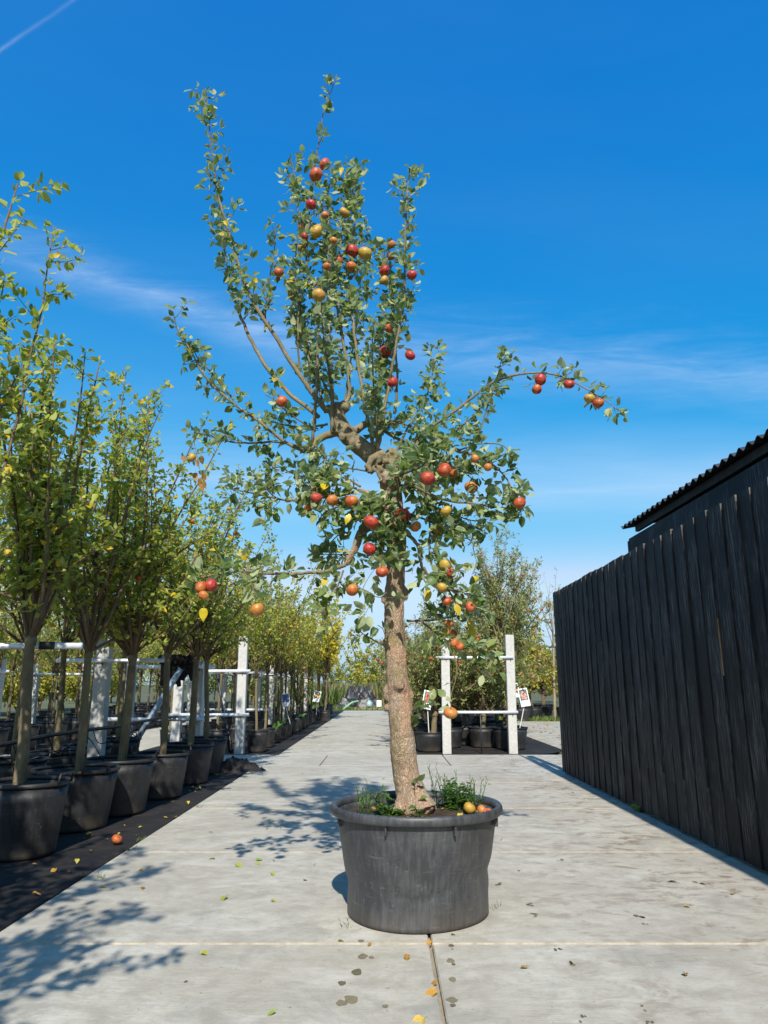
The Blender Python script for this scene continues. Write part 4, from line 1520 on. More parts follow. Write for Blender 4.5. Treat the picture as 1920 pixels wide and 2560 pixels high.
def pot(x, y, Rr, h, label, group, handles=True, rz=None, z=-.004):
    o = tag(link('plant_pot', None, None, (x, y, z), (0, 0, rnd.uniform(0, 6.28) if rz is None else rz)), label, 'pot', group)
    b, r_, hd, so = pot_parts(Rr, h, handles)
    link('body', b, o)
    link('rim', r_, o)
    link('soil', so, o)
    if handles:
        link('handle', hd, o)
        link('handle', hd, o, None, (0, 0, math.pi))
    return o


# ================================================================== nursery trees
def grow(seed, trunk_h, top, spread, n_limb, leafsize, mats, leaf_step=.045, yellow=.05, trunk_r=.045, twigs=8, width=.6, bow=.5, upright=.55, leader=0, parts=False, fine=True, incmax=60, low=0):
    """vase-shaped young tree: returns trunk mesh, limb meshes and leaf arrays, base at the origin"""
    global rnd
    keep = rnd
    rnd = random.Random(seed)
    L_ = Leaves()
    tr = MB()
    lean = Vector((rnd.uniform(-.05, .05), rnd.uniform(-.05, .05), 0))
    tp = [Vector((0, 0, 0)), lean * .3 + Vector((.01, 0, trunk_h * .35)), lean * .7 + Vector((0, .01, trunk_h * .7)), lean + Vector((0, 0, trunk_h)), lean + Vector((0, 0, trunk_h + .12))]
    tp = [Vector(q) for q in crom([tuple(q) for q in tp], 3)]
    tr.tube(tp, [trunk_r * (1.15 - .3 * i / (len(tp) - 1)) for i in range(len(tp))], 10, True, 0, .15, seed)
    tr.blob(tp[-2], (trunk_r * 1.25,) * 3, 8, 6, .4, seed)
    limbs = []
    axis = (top - trunk_h) * .34
    tr.tube([tp[-2], tp[-1] + Vector((.01, 0, axis * .5)), tp[-1] + Vector((0, .01, axis * 1.1))], [trunk_r * .7, trunk_r * .55, trunk_r * .3], 8, True, 0, .15, seed)
    ga = rnd.uniform(0, 6.28)
    for i in range(n_limb):
        mb_ = MB()
        az = ga + i * 2.399
        inc = R(rnd.uniform(10, incmax)) if i >= leader else R(rnd.uniform(2, 12))
        Lg = (top - trunk_h) * rnd.uniform(.62, 1.08) * (1.0 if inc < R(40) else .82) * (1 if i % 2 == 0 else .74)
        if low and i % low == low - 1:              # low side branch that hangs out over the stem
            inc = R(rnd.uniform(66, 86))
            Lg *= .62
        d = Vector((math.cos(az) * math.sin(inc) * spread, math.sin(az) * math.sin(inc) * spread, math.cos(inc))).normalized()
        p = tp[-3].lerp(tp[-1], rnd.random()) if i % 2 == 0 else tp[-1] + Vector((0, 0, axis * rnd.random() ** 1.3))
        pts = [p]
        k = 8
        for j in range(k):
            tgt = Vector((0, 0, 1)) * upright
            d = (d + tgt * .22 * bow + rdir() * .13).normalized()
            pts.append(pts[-1] + d * Lg / k)
        r0 = trunk_r * rnd.uniform(.30, .48)
        rad = [r0 * (1 - .82 * j / k) + .0015 for j in range(k + 1)]
        mb_.tube(pts, rad, 6 if fine else 4, True, 0, .15, i)
        for j in range(1, k):
            e = pts[j + 1] - pts[j]
            dn = e.normalized()
            nt = twigs / k * (1.0 if j > 1 else .8)
            for _ in range(int(nt + rnd.random())):
                out = rdir()
                out = (out - dn * out.dot(dn)).normalized()
                ln = rnd.uniform(.18, .55) * (Lg / 2.6) * (1.1 - .5 * j / k)
                q = [pts[j] + e * rnd.random()]
                dd = (out + dn * .55).normalized()
                for m_ in range(4):
                    dd = (dd + Vector((0, 0, .13 * upright)) + rdir() * .2).normalized()
                    q.append(q[-1] + dd * ln / 4)
                mb_.tube(q, [.0042, .0036, .003, .0024, .0016], 4 if fine else 3)
                nl = ln / leaf_step
                for _k in range(int(nl + rnd.random()) + 2):
                    t_ = rnd.uniform(.1, 1.02)
                    m_ = min(3, int(t_ * 4))
                    put_leaf(L_, q[m_].lerp(q[m_ + 1], min(1, t_ * 4 - m_)), (q[m_ + 1] - q[m_]).normalized(), leafsize, 1., yellow, width)
            if j >= 2:
                nl = e.length / leaf_step * .8
                for _k in range(int(nl + rnd.random())):
                    put_leaf(L_, pts[j] + e * rnd.random(), dn, leafsize, 1., yellow, width)
        for _k in range(3):
            put_leaf(L_, pts[-1], d, leafsize, 1., yellow, width)
        limbs.append(mb_)
    rnd = keep
    return tr, limbs, L_.arrays()


TREES = 0


def near_tree(x, y, z, seed, label, group, lmat='leaf_left', bmat='bark_left', leaf_objs=300, apples=0, **kw):
    """tree close enough for limbs and the largest leaves to be parts of their own"""
    o = tag(link('young_apple_tree', None, None, (x, y, z)), label, 'tree', group)
    tr, limbs, a = grow(seed, mats=None, **kw)
    tr.build('trunk', M[bmat], o, smooth=True)
    for mb_ in limbs:
        mb_.build('branch', M['bark_brown'], o, smooth=True)
    if leaf_objs:
        nr, rs = split_leaves(a, (x, y, z), leaf_objs)
        leaf_parts(o, a, nr, M[lmat])
    else:
        rs = np.arange(len(a[0]))
    f = link('foliage', leaf_mesh('foliage', sub(a, rs), M[lmat], T_LEAF), o)
    f['kind'] = 'stuff'
    for k in range(apples):
        i = max((rnd.randrange(len(a[0])) for _ in range(4)), key=lambda q: a[0][q][0] ** 2 + a[0][q][1] ** 2)
        p = a[0][i]
        r_ = rnd.uniform(.022, .034)
        link('apple', APPLE[rnd.choice('RRrro')], o, (p[0], p[1], p[2] - .03), (rnd.uniform(-.4, .4), rnd.uniform(-.4, .4), rnd.uniform(0, 6)), (r_, r_, r_ * .95))
    print(label[:40], len(a[0]))
    return o


ORD = ['first', 'second', 'third', 'fourth', 'fifth', 'sixth', 'seventh', 'eighth', 'ninth', 'tenth', 'eleventh']
# kerbside row, counted from its end at the crossing path: (x, y, pot radius, pot height, tree top, spread, leaf size, trunk top)
KERB = [(-2.66, 11.05, .33, .50, 3.75, 1.00, .060, 1.62), (-2.62, 10.00, .335, .50, 3.8, 1.0, .062, 1.60), (-2.62, 8.78, .325, .49, 4.1, .95, .062, 1.62),
        (-2.74, 7.75, .36, .525, 4.2, .92, .064, 1.55), (-2.86, 6.98, .385, .515, 4.3, .9, .064, 1.55), (-2.80, 5.92, .315, .535, 4.2, .85, .068, 1.62),
        (-2.76, 4.55, .33, .53, 4.7, .75, .074, 1.62), (-2.8, 3.1, .33, .52, 3.3, .6, .066, 1.6), (-2.42, 1.8, .33, .52, 3.8, 1.6, .078, 1.5), (-2.42, .5, .33, .52, 3.8, 1.6, .078, 1.5)]
for i, (x, y, pr, ph, top, spd, ls, th) in enumerate(KERB):
    where = '%s from the crossing path in the kerbside row' % ORD[i]
    pot(x, y, pr, ph, 'black handled plastic pot, ' + where, 'pots of the kerbside row', True, R(90 if i != 4 else 60) + rnd.uniform(-.5, .5))
    zb = ph * .80 - .03
    th -= .10
    near_tree(x + (.02 if i != 5 else -.06), y, zb, 31 + i * 7, 'young apple tree, ' + where, 'young trees of the kerbside row', leaf_objs=300 if i < 7 else 0,
              apples=(5, 6, 5, 3, 2, 2, 2, 0, 0, 0)[i], trunk_h=th - zb, top=top - zb, spread=spd, n_limb=(24, 26, 23, 25, 24, 23, 9, 9, 22, 22)[i], leafsize=ls, yellow=(.05, .09, .05, .10, .06, .09, .09, .05, .05, .05)[i], trunk_r=(.034, .040, .037, .042, .036, .043, .04, .04, .04, .04)[i], twigs=(12, 10, 12, 11, 10, 12, 11, 10, 14, 14)[i], leaf_step=(.021, .023, .020, .023, .021, .021, .025, .03, .024, .024)[i], incmax=(62, 60, 58, 54, 46, 34, 14, 40, 72, 72)[i], low=4 if i < 6 else 0)
# inner row
INNER = [(-3.9, 10.9), (-3.9, 9.75), (-3.88, 8.85), (-3.92, 7.95), (-3.9, 6.8), (-3.9, 5.7)]
INM = [grow(300 + k, 1.2, 3.6, 1.0, 14, .062, None, yellow=.09, trunk_r=.034, twigs=10, leaf_step=.034) for k in range(3)]


def pack(gr, lmat, bmat, limbmat='bark_brown', tpl=T_LEAF):
    tr, limbs, a = gr
    cr = MB()
    for l_ in limbs:
        cr.add(l_.v, l_.f)
    return tr.mesh('trunk', M[bmat], True), cr.mesh('branches', M[limbmat], True), leaf_mesh('crown', a, M[lmat], tpl), a


def place_tree(name, pk, loc, rz, sc, label, group, apples=0, amats='RRro', ar=(.024, .034)):
    o = tag(link(name, None, None, loc, (0, 0, rz), (sc, sc, sc)), label, 'tree', group)
    tm_, bm_, lm_, a = pk
    link('trunk', tm_, o)
    link('branches', bm_, o)
    c = link('crown', lm_, o)
    c['kind'] = 'stuff'
    for k in range(apples):
        i = max((rnd.randrange(len(a[0])) for _ in range(4)), key=lambda q: a[0][q][0] ** 2 + a[0][q][1] ** 2)
        p = a[0][i]
        r_ = rnd.uniform(*ar)
        link('apple', APPLE[rnd.choice(amats)], o, (p[0], p[1], p[2] - .02), (rnd.uniform(-.4, .4), rnd.uniform(-.4, .4), rnd.uniform(0, 6)), (r_, r_, r_))
    return o


INP = [pack(q, 'leaf_left', 'bark_left') for q in INM]
for i, (x, y) in enumerate(INNER):
    where = '%s from the crossing path in the inner row behind the kerbside trees' % ORD[i]
    pot(x, y, .33, .50, 'black pot, ' + where, 'pots of the inner row')
    place_tree('young_apple_tree', INP[i % 3], (x, y, .37), rnd.uniform(0, 6), rnd.uniform(.92, 1.05), 'young apple tree, ' + where, 'young trees of the inner row', 3)

# ---------------------------------------------------------------- support frames
def frame(y, posts, rails, label, group, braces=()):
    o = tag(link('support_frame', None, None, (posts[0][0] if posts else rails[0][0], y, 0)), label, 'frame', group)
    ox = o.location.x
    for (x, h, w) in posts:
        mb_ = MB()
        mb_.bevbox((0, 0, h / 2 - .05), (w, w, h + .1), .008)
        mb_.build('post', M['post'], o, loc=(x - ox, 0, 0), rot=(rnd.uniform(-.006, .006), rnd.uniform(-.008, .008), rnd.uniform(-.05, .05)))
    for (x0, x1, z, r_) in rails:
        mb_ = MB()
        yo = -(posts[0][2] / 2 + r_ * .9) if posts else 0
        mb_.tube([(x0 - ox, yo, z), ((x0 + x1) / 2 - ox, yo, z - .004), (x1 - ox, yo, z)], r_, 12)
        rl = mb_.build('rail', M['pipe'], o, smooth=True)
        for (x, h, w) in posts:
            if h > z:
                mb2 = MB()
                mb2.tube([(x - ox + .01, yo, z - r_ * .8), (x - ox + .01, yo + .004, z - r_ - .035)], .008, 6)
                mb2.build('bolt', M['steel'], rl)
    for (p0, p1, r_, mt) in braces:
        mb_ = MB()
        a_, b_ = Vector(p0) - o.location, Vector(p1) - o.location
        mb_.tube([a_, (a_ + b_) / 2, b_], r_, 8)
        mb_.build('brace', M[mt], o, smooth=True)
    return o


frame(14.10, [(-2.73, 2.17, .17), (-3.95, 1.60, .17)], [(-4.06, -2.57, 1.51, .030), (-4.10, -2.56, .70, .030)], 'pale concrete post frame with two pipes beside the first small pot past the crossing', None,
      [((-3.25, 14.2, 1.45), (-2.95, 14.25, .0), .022, 'steel')])
frame(11.80, [(-2.98, 1.62, .17), (-4.10, 1.62, .16)], [(-4.12, -2.72, 1.535, .028), (-4.45, -2.78, .725, .028)], 'pale concrete post frame at the end of the kerbside row', None,
      [((-3.20, 11.45, 1.50), (-3.95, 11.2, .05), .045, 'pipe_blue')])
frame(9.40, [(-3.62, 1.87, .17)], [(-4.20, -2.75, 1.56, .024)], 'single concrete post with one pipe among the kerbside trees', None)
frame(6.12, [(-4.25, 1.75, .15)], [(-4.30, -2.52, 1.575, .026)], 'pipe rail strapped to the sixth kerbside trunk, on a post behind', None)
frame(16.80, [(-3.36, 2.05, .16), (-4.4, 2.0, .16)], [(-4.5, -2.5, 1.52, .028), (-4.5, -2.5, .7, .028)], 'concrete post frame second past the crossing on the small pot side', None)
for k, yy in enumerate((19.6, 22.4, 25.2, 28.)):
    frame(yy, [(-3.0, 1.75, .13), (-4.3, 1.75, .13)], [(-4.4, -2.55, 1.52, .026)], 'concrete post frame deep among the small yellowing trees', 'frames deep among the small trees')
for k, yy in enumerate((9.5, 13.9, 18.)):
    frame(yy, [(-7.35, 1.75, .16), (-8.6, 1.75, .16)], [(-8.8, -7.1, 1.5, .026)], 'concrete post frame beyond the parallel path', 'frames beyond the parallel path')
# black hose along the row and the loose drip lines
mb = MB()
mb.tube([(-3.3, 1.0 + .9 * k, .765 + .012 * math.sin(k * 1.9)) for k in range(13)], .020, 8)
hose = tag(mb.build('irrigation_hose', M['hose'], None, True), 'black irrigation pipe running along behind the kerbside pots', 'hose')
for i, y in enumerate((5.9, 7.0, 7.7, 8.8, 10.0)):
    mb = MB()
    pts = crom([(-3.3, y - .4, .76), (-3.25, y - .25, .60), (-3.05 + rnd.uniform(-.1, .1), y - .1, .72 + rnd.uniform(-.1, .15)), (-2.9, y + .05, .48)], 6)
    mb.tube(pts, .005, 5)
    tag(mb.build('drip_line', M['hose'], None, True), 'thin black drip line looping from the pipe into a kerbside pot', 'hose', 'drip lines of the kerbside row')
# straps that tie trunks to the pipes
for (x, y, z) in ((-2.79, 6.02, 1.575),):
    mb = MB()
    mb.lathe([(.056, -.03), (.060, -.03), (.060, .03), (.056, .03)], 14, close=True)
    tag(mb.build('tree_tie', M['strap'], None, True, (x, y - .05, z)), 'black tie strap around a trunk at the pipe rail', 'strap')


def crumple(name, c, dims, seed, mat, label, cat, rz=0., n=26):
    mb_ = MB()
    vs_, fs_ = [], []
    for j in range(n + 1):
        for i in range(n + 1):
            u, v = i / n - .5, j / n - .5
            e = max(0, 1 - (2 * max(abs(u), abs(v))) ** 3)
            q = Vector((u * 5 + seed, v * 5, seed * 1.7))
            h_ = e * (.45 + .55 * abs(mnoise.noise(q)) * 1.6 + .35 * abs(mnoise.noise(q * 2.7)))
            vs_.append((u * dims[0] + .12 * dims[0] * mnoise.noise(q * .7), v * dims[1] + .12 * dims[1] * mnoise.noise(q * .7 + Vector((9, 9, 9))), h_ * dims[2]))
    for j in range(n):
        for i in range(n):
            a_ = j * (n + 1) + i
            fs_.append((a_, a_ + 1, a_ + n + 2, a_ + n + 1))
    mb_.add(vs_, fs_)
    return tag(mb_.build(name, M[mat], None, False, c, (0, 0, rz)), label, cat)


crumple('crumpled_cloth', (-2.27, 11.35, -.01), (.75, .62, .22), 3, 'cloth', 'crumpled black cloth heap on the ground at the end of the kerbside row', 'cloth', .4)
# bunched black cloth hanging over the pipe
mb = MB()
for k in range(7):
    xx = -3.55 + .075 * k
    hh = .12 + .22 * rnd.random()
    mb.tube([(xx, 11.62, 1.585), (xx + rnd.uniform(-.05, .05), 11.60, 1.66), (xx + .02, 11.70, 1.60), (xx + rnd.uniform(-.06, .06), 11.62, 1.56 - hh * .5), (xx + rnd.uniform(-.08, .08), 11.63, 1.56 - hh)], [.05, .075, .06, .065, .03], 10, True, 0, .3, k)
tag(mb.build('hung_cloth', M['cloth'], None, True), 'bunched black cloth hanging over the upper pipe of the frame', 'cloth')
# bent black drain pipe by the first frame past the crossing
mb = MB()
mb.tube(crom([(-3.4, 14.6, .75), (-3.15, 14.45, .62), (-2.98, 14.3, .30), (-2.9, 14.2, .0)], 5), .030, 8)
tag(mb.build('bent_pipe', M['hose'], None, True), 'bent black pipe leaning beside the concrete post past the crossing', 'pipe')

# ================================================================== small pots and yellowing trees past the crossing
YG = [pack(grow(500 + k, 1.05, 2.9 + .2 * k, .8, 12, .070, None, incmax=40, yellow=.12, trunk_r=.026, twigs=10, leaf_step=.036, fine=False), ('leaf_left', 'leaf_yellow', 'leaf_yellow', 'leaf_left')[k], 'bark_left') for k in range(4)]
GOLD = pack(grow(520, 1.0, 3.7, .85, 18, .085, None, yellow=.2, trunk_r=.032, twigs=12, leaf_step=.034, fine=False, leader=3), 'leaf_bright', 'bark_left')
DARK = pack(grow(530, .25, 1.7, .6, 12, .06, None, yellow=.05, trunk_r=.03, twigs=9, leaf_step=.045, fine=False), 'leaf_autumn', 'bark_brown')
gold_done = False
yy, i = 14.42, 0
while yy < 33.5:
    sz = rnd.choice([(.19, .36), (.20, .38), (.22, .40)])
    lab = 'small grey black pot of the edge row past the crossing' if i else 'small black pot against the first concrete frame past the crossing'
    pot((-2.08 if yy > 25.5 and not gold_done else -2.47) + rnd.uniform(-.02, .02), yy, sz[0], sz[1], lab, 'small pots of the edge row past the crossing' if i else None, False)
    if yy > 25.5 and not gold_done:
        gold_done = True
        place_tree('golden_tree', GOLD, (-2.08, yy, .28), .6, 1.22, 'bright golden yellow tree standing out of the edge row past the crossing', None)
    elif i == 6:
        place_tree('dark_shrub', DARK, (-2.45, yy, .3), 0, 1., 'dark brownish dense shrub low in the edge row past the crossing', None)
    else:
        place_tree('young_tree', YG[(i * 3) % 4], (-2.47, yy, .27), rnd.uniform(0, 6), rnd.uniform(.92, 1.08), 'slender yellowing tree of the edge row past the crossing', 'slender trees of the edge row past the crossing', 2 if i % 3 == 1 else 0, 'oor')
    yy += rnd.uniform(.95, 1.25)
    i += 1
for X in (-3.35, -4.3):
    yy = 14.9
    while yy < 33:
        pot(X, yy, .20, .38, 'small black pot standing in the rows behind the edge row', 'small pots behind the edge row', False)
        place_tree('young_tree', YG[rnd.randrange(4)], (X, yy, .27), rnd.uniform(0, 6), rnd.uniform(.95, 1.12), 'slender leafy tree in the rows behind the edge row', 'slender trees behind the edge row')
        yy += rnd.uniform(1.15, 1.6)
# rows beyond the parallel path
for X, step in ((-7.25, 1.25), (-8.6, 1.7), (-10.2, 2.0)):
    yy = 6.2 + rnd.random()
    while yy < 34:
        pot(X, yy, .33, .48, 'wide black pot in the rows beyond the parallel path', 'pots beyond the parallel path', False)
        place_tree('row_tree', (INP + YG[:1])[rnd.randrange(4)], (X, yy, .36), rnd.uniform(0, 6), rnd.uniform(.85, 1.05), 'green apple tree in the rows beyond the parallel path', 'trees beyond the parallel path')
        yy += step * rnd.uniform(.85, 1.15)

# ================================================================== right block: laden apple trees past the crossing
NG = [pack(grow(600 + k, .30, 2.6 + .3 * k, 1.0, 28, .078, None, yellow=.05, trunk_r=.055, twigs=17, leaf_step=.023, fine=False, width=.38, upright=.35), 'leaf_grey', 'bark_left', 'bark_brown') for k in range(2)]
TALL = pack(grow(620, 1.35, 4.2, .95, 40, .078, None, yellow=.04, trunk_r=.06, twigs=20, leaf_step=.022, fine=False, width=.32, upright=.7, leader=6), 'leaf_grey', 'bark_left', 'twig_pale')
BARE = pack(grow(630, 1.6, 3.6, .8, 9, .045, None, yellow=.05, trunk_r=.03, twigs=6, leaf_step=.22, fine=False, width=.4, leader=3), 'leaf_grey', 'twig_pale', 'twig_pale')
AUT = [pack(grow(640 + k, .4, 2.6, 1.1, 15, .085, None, yellow=.1, trunk_r=.04, twigs=14, leaf_step=.035, fine=False), ('leaf_autumn', 'leaf_yellow')[k], 'bark_brown') for k in range(2)]
pot(.90, 14.55, .30, .36, 'grey black pot beside the first post of the right hand frame', None, False)
place_tree('laden_apple_tree', NG[0], (.98, 14.75, .29), 1.0, 1.0, 'dense apple tree with red fruit at the edge of the far road', None, 70, 'RRRr', (.026, .034))
pot(2.56, 15.05, .36, .42, 'black pot behind the right post of the right hand frame', None, False)
place_tree('laden_apple_tree', TALL, (2.62, 15.9, .30), .4, 1.0, 'tall apple tree with upright bare twigs above small red fruit', None, 80, 'Rrro', (.024, .032))
pot(2.62, 15.92, .34, .40, 'black pot under the tall twiggy apple tree', None, False)
RB = [(1.35, 15.4, 1), (2.05, 15.5, 0), (1.72, 16.1, 0), (2.25, 17.0, 1), (1.0, 16.4, 1), (1.75, 17.9, 0), (1.05, 18.6, 0), (2.75, 18.1, 1), (1.9, 20.0, 1), (1.0, 21.0, 0), (2.8, 20.6, 0), (1.1, 23.4, 1), (2.0, 23.0, 0), (2.9, 23.2, 1), (1.1, 26., 0), (2.1, 26.2, 1), (1.1, 29, 0), (2.2, 29.5, 1), (1.2, 32, 1)]
for i, (x, y, k) in enumerate(RB):
    pot(x, y, .30, .40, 'black pot in the right hand block of laden trees', 'pots of the right hand block', False)
    place_tree('laden_apple_tree', NG[k], (x, y, .28), rnd.uniform(0, 6), rnd.uniform(.85, 1.0), 'bushy apple tree with scattered red fruit in the right hand block', 'bushy trees of the right hand block', 24 if y < 21 else 6, 'RRro', (.026, .034))
place_tree('bare_tree', BARE, (6.05, 26.2, -.06), .5, 1.5, 'thin nearly bare tree rising behind the end of the board fence', None)
for i, (x, y, k, s_) in enumerate([(3.7, 26.4, 0, 1.25), (4.9, 26.2, 1, 1.3), (4.3, 27.4, 0, 1.4), (5.4, 27.0, 0, 1.3), (6.7, 26.9, 0, 1.2), (7.8, 27.5, 1, 1.2), (3.6, 28.5, 1, 1.2), (5.1, 30., 0, 1.2), (6.6, 30.5, 1, 1.2), (8.3, 31, 0, 1.2), (9.6, 28.2, 0, 1.1), (4.0, 32.5, 0, 1.2)]):
    pot(x, y, .42, .45, 'wide black tub under a shrub beyond the side yard', 'tubs beyond the side yard', False)
    place_tree('autumn_shrub', AUT[k], (x, y, .33), rnd.uniform(0, 6), s_, 'red and yellow tinted autumn shrub beyond the side yard' if k == 0 else 'yellowing shrub beyond the side yard', 'red tinted shrubs beyond the side yard' if k == 0 else 'yellowing shrubs beyond the side yard', 4 if k == 0 else 0)
frame(14.12, [(1.19, 2.14, .165), (2.44, 2.20, .165)], [(1.01, 2.50, 1.765, .028), (1.04, 2.545, .745, .028)], 'right hand frame of two concrete posts and two pipes past the crossing', None,
      [((1.83, 14.02, .74), (1.84, 14.05, 0), .011, 'steel')])
frame(16.9, [(1.83, 1.86, .10)], [(1.05, 2.15, 1.80, .020), (1.3, 2.12, 1.66, .012)], 'thin pale post with two slim pipes behind the right hand frame', None,
      [((2.08, 16.75, 1.78), (1.90, 16.75, .0), .032, 'pipe_blue')])


# ---------------------------------------------------------------- picture signs on stakes
def sign(base, top, w, h, roll, yaw, pic, label):
    b = Vector(base)
    o = tag(link('picture_sign', None, None, b), label, 'sign')
    c = Vector(top) - b
    mb_ = MB()
    mb_.tube([(0, 0, 0), c * .5, c + Vector((0, .012, 0))], .009, 6)
    mb_.build('stake', M['stake'], o)
    rot = (Matrix.Rotation(yaw, 4, 'Z') @ Matrix.Rotation(R(-12), 4, 'X') @ Matrix.Rotation(roll, 4, 'Y')).to_euler()
    mb_ = MB()
    mb_.bevbox((0, 0, 0), (w, .008, h), .0015)
    bd = mb_.build('board', M['white'], o, False, c + Vector((0, 0, h * .45)), rot)
    mb_ = MB()
    mb_.box((0, -.006, h * .13), (w * .82, .002, h * .60))
    mb_.build('picture', M[pic[0]], bd)
    mb_ = MB()
    q = random.Random(label)
    for (dx, dz_, r_) in pic[2]:
        n = 14
        mb_.add([(dx * w + r_ * w * math.cos(6.283 * t / n), -.0085, dz_ * h + r_ * w * math.sin(6.283 * t / n)) for t in range(n)], [tuple(range(n))])
    mb_.build('printed_fruit', M[pic[1]], bd)
    mb_ = MB()
    for k in range(3):
        mb_.box((-.05 * w * k, -.0055, -h * (.26 + .055 * k)), (w * (.6 - .1 * k), .002, h * .018))
    mb_.build('printed_text', M['print_grey'], bd)
    return o


sign((.87, 14.35, .28), px(1069, 1771, 14.35), .185, .36, R(13), .05, ('print_green', 'print_red', [(-.05, .27, .21), (.02, .17, .17), (-.16, .0, .20), (-.05, -.06, .16)]), 'white picture sign of two red apples leaning in the pot by the first post')
sign((2.70, 14.85, .32), px(1311, 1764, 14.85), .19, .36, R(-9), -.05, ('print_green', 'print_pink', [(0, .26, .17), (-.17, .14, .17), (.14, .12, .17), (0, .02, .17), (.15, -.06, .14), (-.1, -.03, .12)]), 'white picture sign of a cluster of pink apples by the right post')
sign((2.62, 15.45, .32), px(1288, 1742, 15.6), .19, .30, R(-4), .3, ('print_green', 'print_orange', [(0, .2, .17), (-.17, .08, .15), (.14, .02, .15)]), 'white sign half hidden behind the pink apple sign')
sign((-2.30, 18.2, .30), px(714, 1765, 18.2), .20, .32, R(-8), .15, ('print_blue', 'print_green', [(-.12, .3, .1), (0, .3, .1), (.12, .3, .1)]), 'white sign with a blue picture in the edge row past the crossing')
sign((-2.22, 24.2, .30), px(792, 1754, 24.2), .22, .36, R(12), .05, ('print_green', 'print_orange', [(0, .2, .2), (-.17, .08, .17), (.14, .02, .17)]), 'white sign with an orange fruit picture leaning in the edge row')

# ================================================================== end of the far road
crumple('black_tarp', (-1.35, 38.3, .10), (2.2, 1.5, .95), 5, 'tarp', 'black tarp draped over a heap where the far road ends', 'tarp', .1, 34)
pl = tag(link('pallet', None, None, (-.75, 37.3, .0)), 'low wooden pallet in front of the black tarp', 'pallet')
for k in range(3):
    mb = MB()
    mb.box((0, -.4 + .4 * k, .05), (1.5, .10, .10))
    mb.build('bearer', M['pallet'], pl)
for k in range(6):
    mb = MB()
    mb.box((-.65 + .26 * k, 0, .112), (.14, .9, .022))
    mb.build('slat', M['pallet'], pl)
mb = MB()
mb.lathe([(.02, 0), (.14, .01), (.155, .15), (.12, .26), (.05, .31), (.05, .34)], 16)
tag(mb.build('plastic_drum', M['plastic_blue'], None, True, (-.75, 37.2, .125)), 'small pale blue plastic drum on the pallet', 'drum')
mb = MB()
mb.bevbox((0, 0, .17), (.26, .22, .34), .02)
tag(mb.build('white_crate', M['plastic_white'], None, False, (-.25, 37.35, .125)), 'small white crate on the pallet beside the tarp', 'crate')
mb = MB()
mb.tube(crom([(-2.05, 36.6, .03), (-1.85, 36.7, .18), (-1.6, 36.9, .36), (-1.3, 37.3, .42)], 6), .05, 8)
tag(mb.build('green_pipe', M['plastic_green'], None, True), 'curved light green pipe lying in the grass by the tarp', 'pipe')


def blades(name, x0, x1, y0, y1, n, h0, h1, mat, width, label, cat, lean=.5, edge=.0):
    L_ = Leaves()
    for i in range(n):
        x, y = rnd.uniform(x0, x1), rnd.uniform(y0, y1)
        h = rnd.uniform(h0, h1)
        s2 = rdir()
        L_.add((x, y, -.055), (s2.x * lean, s2.y * lean, 1), (s2.y, -s2.x, .1), h, width, rnd.random(), rnd.uniform(0, .4))
    o = link(name, leaf_mesh(name, L_.arrays(), M[mat], T_CARD))
    return tag(o, label, cat, None, 'stuff')


blades('grass', -6, 4, 36.2, 43, 9000, .08, .30, 'grass', .12, 'mown grass where the far road ends', 'grass')
blades('grass', 3.6, 10, 25.8, 27.5, 4500, .06, .25, 'grass', .14, 'grass strip beyond the side yard', 'grass')
blades('reeds', -4.2, .6, 44, 47, 1500, .9, 1.6, 'reed', .03, 'tall tan reeds behind the black tarp', 'reeds', .12)
blades('reeds', -4.6, -2.2, 40.5, 43, 450, .7, 1.3, 'grass', .03, 'tall green reeds beside the black tarp', 'reeds', .12)
HG = [pack(grow(700 + k, .3, 3.3, 1.15, 20, .15, None, yellow=.04, trunk_r=.06, twigs=12, leaf_step=.055, fine=False), ('leaf_hedge', 'leaf_hedge', 'leaf_yellow')[k], 'bark_brown') for k in range(3)]
for i in range(30):
    x = -21 + i * 1.6 + rnd.uniform(-.4, .4)
    y = 49 + rnd.uniform(-1.5, 4) + (4 if i % 2 else 0)
    place_tree('hedgerow_tree', HG[rnd.randrange(3) if rnd.random() < .5 else 0], (x, y, -.06), rnd.uniform(0, 6), rnd.uniform(.85, 1.35), 'bushy tree of the hedgerow beyond the end of the far road', 'hedgerow trees beyond the far road')
for i in range(34):
    x, y = ((-13.5 - rnd.random() * 4, 8 + i * 1.5) if i < 22 else (9.5 + (i - 22) * 1.6, 34 + rnd.uniform(0, 6)))
    place_tree('shelter_tree', HG[rnd.randrange(3)], (x, y, -.06), rnd.uniform(0, 6), rnd.uniform(.9, 1.3), 'bushy tree of the shelter belt round the nursery', 'shelter belt trees')
for i, (x, y) in enumerate([(.9, 41.), (1.9, 42.5), (.3, 44.5), (3.2, 41.5), (-4.8, 42), (-6.2, 40)]):
    place_tree('willow_shrub', HG[1], (x, y, -.06), rnd.uniform(0, 6), rnd.uniform(.5, .75), 'low green shrub on the grass at the end of the far road', 'low shrubs at the end of the far road')

